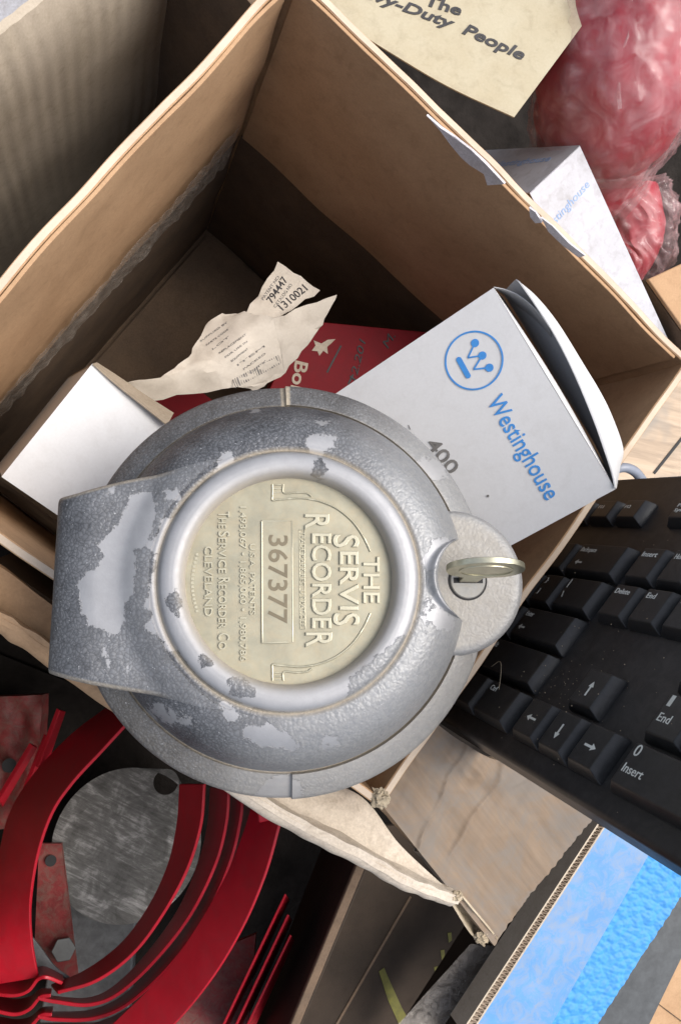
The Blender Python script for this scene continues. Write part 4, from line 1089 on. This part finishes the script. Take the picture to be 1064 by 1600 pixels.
slab('side_wall', lambda u,v: (W(930,780,pz)*(1-u)+W(1010,560,pz)*u)+V((0,0,-.3-7*v)), 4, 4, .3, M_kraft_dark, pb)
ub = thing('tan_carton', W(1080,470,-18), 'tan cardboard carton edge at the right border beside the small bag', 'box')
slab('lid', bil(W(1012,436,-9), W(1064,412,-9), W(1200,380,-9), W(1100,560,-9)), 8, 8, .3, M_kraft, ub, bevel=.1)
slab('side_wall', lambda u,v: (W(1012,436,-9)*(1-u)+W(1100,560,-9)*u)+V((0,0,-.35-9*v)), 4, 4, .3, M_kraft_dark, ub)

# ================================================================== LOWER RIGHT: blue pack
bz = -10
bq = lambda x,y,z=bz: W(x,y,z)
bk = thing('blue_pack', bq(900,1450,-16), 'blue plastic covered pack edged by corrugated board, below the keyboard', 'package')
slab('smooth_cover', bil(bq(950,1282), bq(740,1608), bq(850,1620), bq(1022,1320)), 20, 20, .3, M_blue, bk)
bsl = lambda u,v: bq(940-212*u+(10)*v, 1290+325*u+7*v, bz+.15)
# corrugated edge: liner, liner, and flutes between
cw = [(bq(934,1288,bz+.1), bq(722,1612,bz+.1)), (bq(944,1292,bz+.1), bq(736,1614,bz+.1))]
for a,b in cw: 
    d=(b-a).normalized(); s2=V((-d.y,d.x,0))*.05
    hexa('board_liner', [a-s2,b-s2,b+s2,a+s2]+[v-V((0,0,1.5)) for v in (a-s2,b-s2,b+s2,a+s2)], M_kraft_grey, bk)
nF_ = 56; vs=[]; fs=[]
for i in range(nF_*8+1):
    t = i/(nF_*8); s_ = .5+.42*math.sin(i/8*2*math.pi); p = (cw[0][0]*(1-t)+cw[0][1]*t)*(1-s_)+(cw[1][0]*(1-t)+cw[1][1]*t)*s_
    q = (cw[0][0]*(1-t)+cw[0][1]*t)*(.92-s_)+(cw[1][0]*(1-t)+cw[1][1]*t)*(s_+.08)
    vs += [p,q,p-V((0,0,1.4)),q-V((0,0,1.4))]
for i in range(nF_*8): a=4*i; fs += [(a,a+1,a+5,a+4),(a,a+4,a+6,a+2),(a+1,a+3,a+7,a+5)]
o = mesh('board_flutes', vs, fs, M_rim, bk); o['kind']='stuff'
# foam mat: bumpy strip
def Pfoam(u, v):
    p = (bq(1012,1322,bz-.4)*(1-v)+bq(1085,1366,bz-.4)*v)*(1-u)+(bq(836,1612,bz-.4)*(1-v)+bq(915,1625,bz-.4)*v)*u
    x, y = u*42, v*11
    dd_, _ = noise.voronoi(V((x*.62,y*.62,.3)))
    b = 1.0-min(1,dd_[0]*1.1)+.25*nz((x*1.5,y*1.5,1),1)
    return p+V((0,0,.13*b))
foam = slab('foam_mat', Pfoam, 300, 80, .5, M_foam, None, sharp=70)
tag(foam, 'bright blue bumpy foam mat strip next to the smooth blue pack', 'mat')
gr = slab('dark_rubber_strip', bil(bq(1075,1350,bz-1.5), bq(915,1625,bz-1.5), bq(985,1660,bz-1.5), bq(1125,1370,bz-1.5)), 6, 6, .4, M_darkgrey, None)
tag(gr, 'dark grey strip running between the blue foam mat and the tan carton', 'strip')
tb = thing('brown_carton', bq(1060,1560,-18), 'plain brown carton top with one crease in the bottom right corner', 'box')
slab('lid', bil(bq(1080,1370,bz-2.5), bq(940,1660,bz-2.5), bq(1300,1760,bz-2.5), bq(1300,1400,bz-2.5)), 10, 10, .3, M_kraft, tb)
tube('lid_crease', [bq(990,1538,bz-2.44),bq(1030,1570,bz-2.44),bq(1090,1615,bz-2.44)], .03, M_kraft_dark, tb)

# ================================================================== LOWER MIDDLE: dark box with crayon marks
lbx = thing('dark_cardboard_box', W(560,1500,-29), 'deep brown cardboard box in shadow with yellow crayon marks, below the torn flap', 'box')
z0 = -19
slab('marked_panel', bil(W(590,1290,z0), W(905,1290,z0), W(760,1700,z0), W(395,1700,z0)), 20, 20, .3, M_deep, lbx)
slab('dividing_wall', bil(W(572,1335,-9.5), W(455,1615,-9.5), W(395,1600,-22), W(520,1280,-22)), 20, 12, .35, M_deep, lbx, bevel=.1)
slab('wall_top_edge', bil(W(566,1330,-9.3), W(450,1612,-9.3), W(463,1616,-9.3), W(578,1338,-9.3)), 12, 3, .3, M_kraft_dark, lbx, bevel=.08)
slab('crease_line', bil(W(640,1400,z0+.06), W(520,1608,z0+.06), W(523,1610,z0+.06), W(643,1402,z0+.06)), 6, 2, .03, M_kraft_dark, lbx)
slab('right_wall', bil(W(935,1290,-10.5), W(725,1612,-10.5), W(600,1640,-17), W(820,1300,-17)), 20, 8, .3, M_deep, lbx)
slab('clear_tape', bil(W(735,1475,-13), W(800,1480,-12.4), W(715,1625,-12.4), W(600,1625,-13)), 16, 12, .02, M_clear, lbx, warp=lambda u,v: .08*nz((u*7,v*9,1),1))
def mark(pl): 
    P = [W(x,y,z0+.04) for x,y in pl]; n = len(P)
    mesh('crayon_mark', P+[p-V((0,0,.02)) for p in P], [tuple(range(n)),tuple(range(2*n-1,n-1,-1))]+[(i,(i+1)%n,n+(i+1)%n,n+i) for i in range(n)], M_yellow, lbx)
mark([(592,1518),(600,1512),(612,1540),(628,1575),(645,1605),(625,1605),(606,1562)])
for x,y in ((702,1465),(691,1492),(681,1518),(669,1546),(657,1572)): mark([(x-3,y-7),(x+3,y-8),(x+4,y+4),(x-1,y+8)])

# ================================================================== LOWER LEFT: red hoops, disc, brackets
def ribbon(name, near, far, m, parent, th=.18, n=70, label=None):
    a = [D(*p) for p in near]; b = [D(*p) for p in far]
    return slab(name, lambda u,v: cr(a,u)*(1-v)+cr(b,u)*v, n, 5, th, m, parent, bevel=.05)
def hoop(label, near, far, kink=None):
    t = thing('red_hoop', D(*far[len(far)//2]), label, 'metal hoop', 'nested red metal hoops')
    ribbon('band', near, far, M_red, t)
    if kink: ribbon('bent_tab', kink[0], kink[1], M_red, t, n=50)
    return t
hoop('innermost red metal hoop with the wide dark left side',
  [(165,1106,45),(110,1148,45),(52,1210,45),(14,1272,44.5),(-4,1345,43.6),(-22,1420,42.8),(-50,1500,41.8),(-70,1550,41.5)],
  [(215,1110,40.6),(158,1172,40.6),(112,1222,40.6),(80,1270,40.7),(58,1335,40.9),(47,1410,41.1),(50,1470,41.3),(60,1528,41.5)],
  ([(-40,1545,41),(0,1552,41),(26,1553,41),(44,1546,41),(58,1529,41),(74,1524,41),(100,1534,41.5)],[(-40,1500,44),(0,1505,44),(30,1510,44),(50,1508,44),(62,1505,44),(76,1508,44),(100,1520,44)]))
hoop('second red hoop, its right band beside the grey disc',
  [(90,1548,41),(150,1530,41),(205,1490,41),(250,1432,41),(290,1360,41),(312,1290,41),(318,1225,41)],
  [(80,1538,43.2),(135,1514,43.2),(190,1472,43.2),(232,1415,43.2),(262,1350,43.2),(276,1285,43.2),(280,1225,43.2)])
hoop('third red hoop from the grey disc with a kinked lower tab',
  [(60,1556,41),(88,1562,41),(140,1567,41),(185,1550,41),(240,1500,41),(295,1430,41),(335,1350,41),(352,1285,41),(356,1230,41)],
  [(62,1550,43.5),(88,1556,44),(138,1558,43),(178,1540,43.1),(228,1490,43.2),(278,1420,43.2),(310,1345,43.2),(324,1285,43.2),(328,1230,43.2)],
  ([(-40,1568,41),(0,1578,41),(26,1582,41),(46,1574,41),(62,1556,41),(80,1552,41)],[(-40,1548,44),(0,1556,44),(26,1560,44),(48,1556,44),(64,1545,44),(82,1544,44)]))
hoop('fourth red hoop, thin and close to the third one',
  [(60,1585,41),(90,1590,41),(150,1588,41),(205,1562,41),(270,1500,41),(325,1420,41),(358,1345,41),(374,1280,41),(378,1230,41)],
  [(62,1578,44),(90,1580,44),(146,1576,43),(198,1550,43.2),(258,1488,43.2),(308,1412,43.2),(338,1340,43.2),(352,1280,43.2),(356,1230,43.2)],
  ([(-40,1598,41),(0,1606,41),(26,1610,41),(46,1602,41),(64,1584,41),(82,1582,41)],[(-40,1582,44),(0,1588,44),(26,1592,44),(48,1588,44),(66,1574,44),(84,1572,44)]))
hoop('fifth red hoop, partly shaded behind the outermost bright band',
  [(90,1615,41),(170,1606,41),(232,1570,41),(300,1500,41),(350,1420,41),(380,1345,41),(394,1280,41),(398,1232,41)],
  [(88,1604,43.2),(160,1594,43.2),(222,1558,43.2),(286,1488,43.2),(334,1410,43.2),(362,1340,43.2),(376,1280,43.2),(380,1232,43.2)])
hoop('outermost broad bright red hoop with a clip at its upper end',
  [(200,1660,38.5),(268,1605,38.5),(330,1530,38.5),(378,1450,38.5),(412,1370,38.5),(432,1300,38.5),(440,1262,38.5)],
  [(110,1660,39.6),(186,1590,39.7),(256,1520,39.9),(312,1440,40.1),(354,1365,40.4),(380,1300,40.7),(394,1255,41)])
cl_ = hexa('strap_clip', [D(402,1262,38.3),D(448,1258,38.3),D(452,1276,38.6),D(404,1286,38.6),D(402,1262,39.4),D(448,1258,39.4),D(452,1276,39.6),D(404,1286,39.6)], M_red, None, bevel=.1)
tag(cl_, 'folded red metal clip just under the recorder at the end of the outermost hoop', 'clip')
d_c = D(200,1318,50)
dv = thing('metal_disc', D(205,1330,51), 'scratched round grey metal disc with an off centre hole inside the red hoops', 'disc')
dnm = (C0-d_c).normalized(); da = dnm.cross(V((0,1,0))).normalized(); db = dnm.cross(da)
def ringp(name, c, a, b, n, R, r0, off, th, m, parent, seg=72):
    vs=[]; fs=[]
    for k in range(seg):
        t=2*math.pi*k/seg; dd=a*math.cos(t)+b*math.sin(t)
        oo = off if off else V((0,0,0))
        vs += [c+dd*R, c+oo+dd*r0, c+dd*R-n*th, c+oo+dd*r0-n*th]
    for k in range(seg):
        j=(k+1)%seg; fs += [(4*k,4*k+1,4*j+1,4*j),(4*k+2,4*j+2,4*j+3,4*k+3),(4*k,4*j,4*j+2,4*k+2),(4*k+1,4*k+3,4*j+3,4*j+1)]
    return mesh(name, vs, fs, m, parent, smooth=True, sharp=40, bevel=0)
hc = D(262,1218,50); offv = hc-d_c; offv -= dnm*offv.dot(dnm)
ringp('disc_plate', d_c, da, db, dnm, 4.55, .8, offv, .5, M_scratched, dv)
rb1 = thing('red_bracket', D(80,1420,52), 'narrow rusty red bracket with a small hole and hex bolt, left of the grey disc', 'bracket')
slab('plate', bil(D(62,1318,47.5), D(96,1318,47.5), D(122,1530,46.5), D(52,1530,46.5)), 10, 10, .25, M_redrust, rb1)
def dsc(name, px, py, d, R, th, m, parent, seg=24):
    c = D(px,py,d); n = (C0-c).normalized(); a = n.cross(V((0,1,0))).normalized(); b = n.cross(a); vs=[]
    for hh in (0,-th):
        for k in range(seg): t=2*math.pi*k/seg; vs.append(c+a*math.cos(t)*R+b*math.sin(t)*R+n*hh)
    return mesh(name, vs, [tuple(range(seg)),tuple(range(2*seg-1,seg-1,-1))]+[(k,(k+1)%seg,seg+(k+1)%seg,seg+k) for k in range(seg)], m, parent, bevel=.05 if seg<10 else 0)
dsc('hole', 80,1345,47.2,.32,.1,M_black,rb1)
dsc('hex_bolt', 100,1484,46.0,.68,.45,M_bolt,rb1,6)
gp = slab('grey_casting', bil(D(95,1400,52), D(215,1420,52), D(200,1600,52), D(60,1600,52)), 6, 6, 1.0, M_greypart, None, bevel=.2)
tag(gp, 'dark grey metal casting under the bolt and the lower hoop bands', 'casting')
hk = slab('curved_grey_hook', lambda u,v: cr([D(18,1462,43.5),D(40,1500,43.3),D(70,1518,43.2),D(108,1528,43.2)],u)*(1-v)+cr([D(40,1450,43.8),D(62,1478,43.6),D(85,1508,43.4),D(110,1526,43.3)],u)*v, 24, 5, .2, M_greypart, None, bevel=.04)
tag(hk, 'small curved dark grey hook lying in the innermost hoop', 'hook')
rc_ = thing('rusty_casting', D(30,1150,54), 'rusty red casting with a round hole at the left edge of the photo', 'casting')
slab('body', bil(D(-40,1090,50), D(66,1086,50), D(58,1290,49), D(-40,1300,49)), 24, 24, 1.2, M_redrust, rc_, warp=lambda u,v: .35*nz((u*5,v*5,3),1))
dsc('hole', 15,1196,48.7,.42,.15,M_black,rc_)
for i,(a,b,c,d,lab) in enumerate((((95,1110),(60,1200),(72,1205),(104,1112),'thin dark red strip above the left side of the hoops, nearest the recorder'),((52,1165),(0,1250),(5,1262),(60,1168),'thin red strip crossing the rusty casting'),((75,1150),(20,1290),(28,1294),(84,1153),'long red strip running alongside the innermost hoop'))):
    s_ = slab('red_strip', bil(D(*a,45+i),D(*b,45+i),D(*c,45.6+i),D(*d,45.6+i)), 8, 3, .3, M_red, None, bevel=.05); tag(s_, lab, 'metal strip')
for i,(x0,x1,lab) in enumerate(((448,372,'leftmost of the three thin red plates leaning by the divider'),(452,392,'middle one of the three thin red plates leaning by the divider'),(456,410,'rightmost of the three thin red plates leaning by the divider'))):
    y0 = 1398+i*32
    s_ = slab('red_plate', bil(D(x0,y0,43),D(x1-30,1620,43),D(x1-18,1620,48),D(x0+5,y0+8,48)), 8, 4, .12, M_red, None, bevel=.03); tag(s_, lab, 'metal plate')
sl = slab('dusty_red_panel', bil(D(300,1500,47),D(400,1460,47),D(380,1700,46),D(180,1700,46)), 8, 8, .4, M_redrust, None)
tag(sl, 'dusty dark red panel under the outermost hoop at the bottom edge', 'panel')
# box that holds the red parts, its side walls added to shade them
hb = thing('parts_box', W(150,1400,-30), 'dark cardboard parts box holding the red hoops and castings, with unseen shading walls added, lower left', 'box')
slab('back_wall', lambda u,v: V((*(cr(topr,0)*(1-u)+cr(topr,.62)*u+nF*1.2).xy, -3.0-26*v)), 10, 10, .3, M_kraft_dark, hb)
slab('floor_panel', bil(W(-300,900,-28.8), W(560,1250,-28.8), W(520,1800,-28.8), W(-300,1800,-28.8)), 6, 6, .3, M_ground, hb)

for (a_,b_) in ((W(-160,800,-5),W(-160,2350,-5)),(W(-160,2350,-5),W(420,2350,-5))):  # unseen walls added to keep ambient light off the hoops
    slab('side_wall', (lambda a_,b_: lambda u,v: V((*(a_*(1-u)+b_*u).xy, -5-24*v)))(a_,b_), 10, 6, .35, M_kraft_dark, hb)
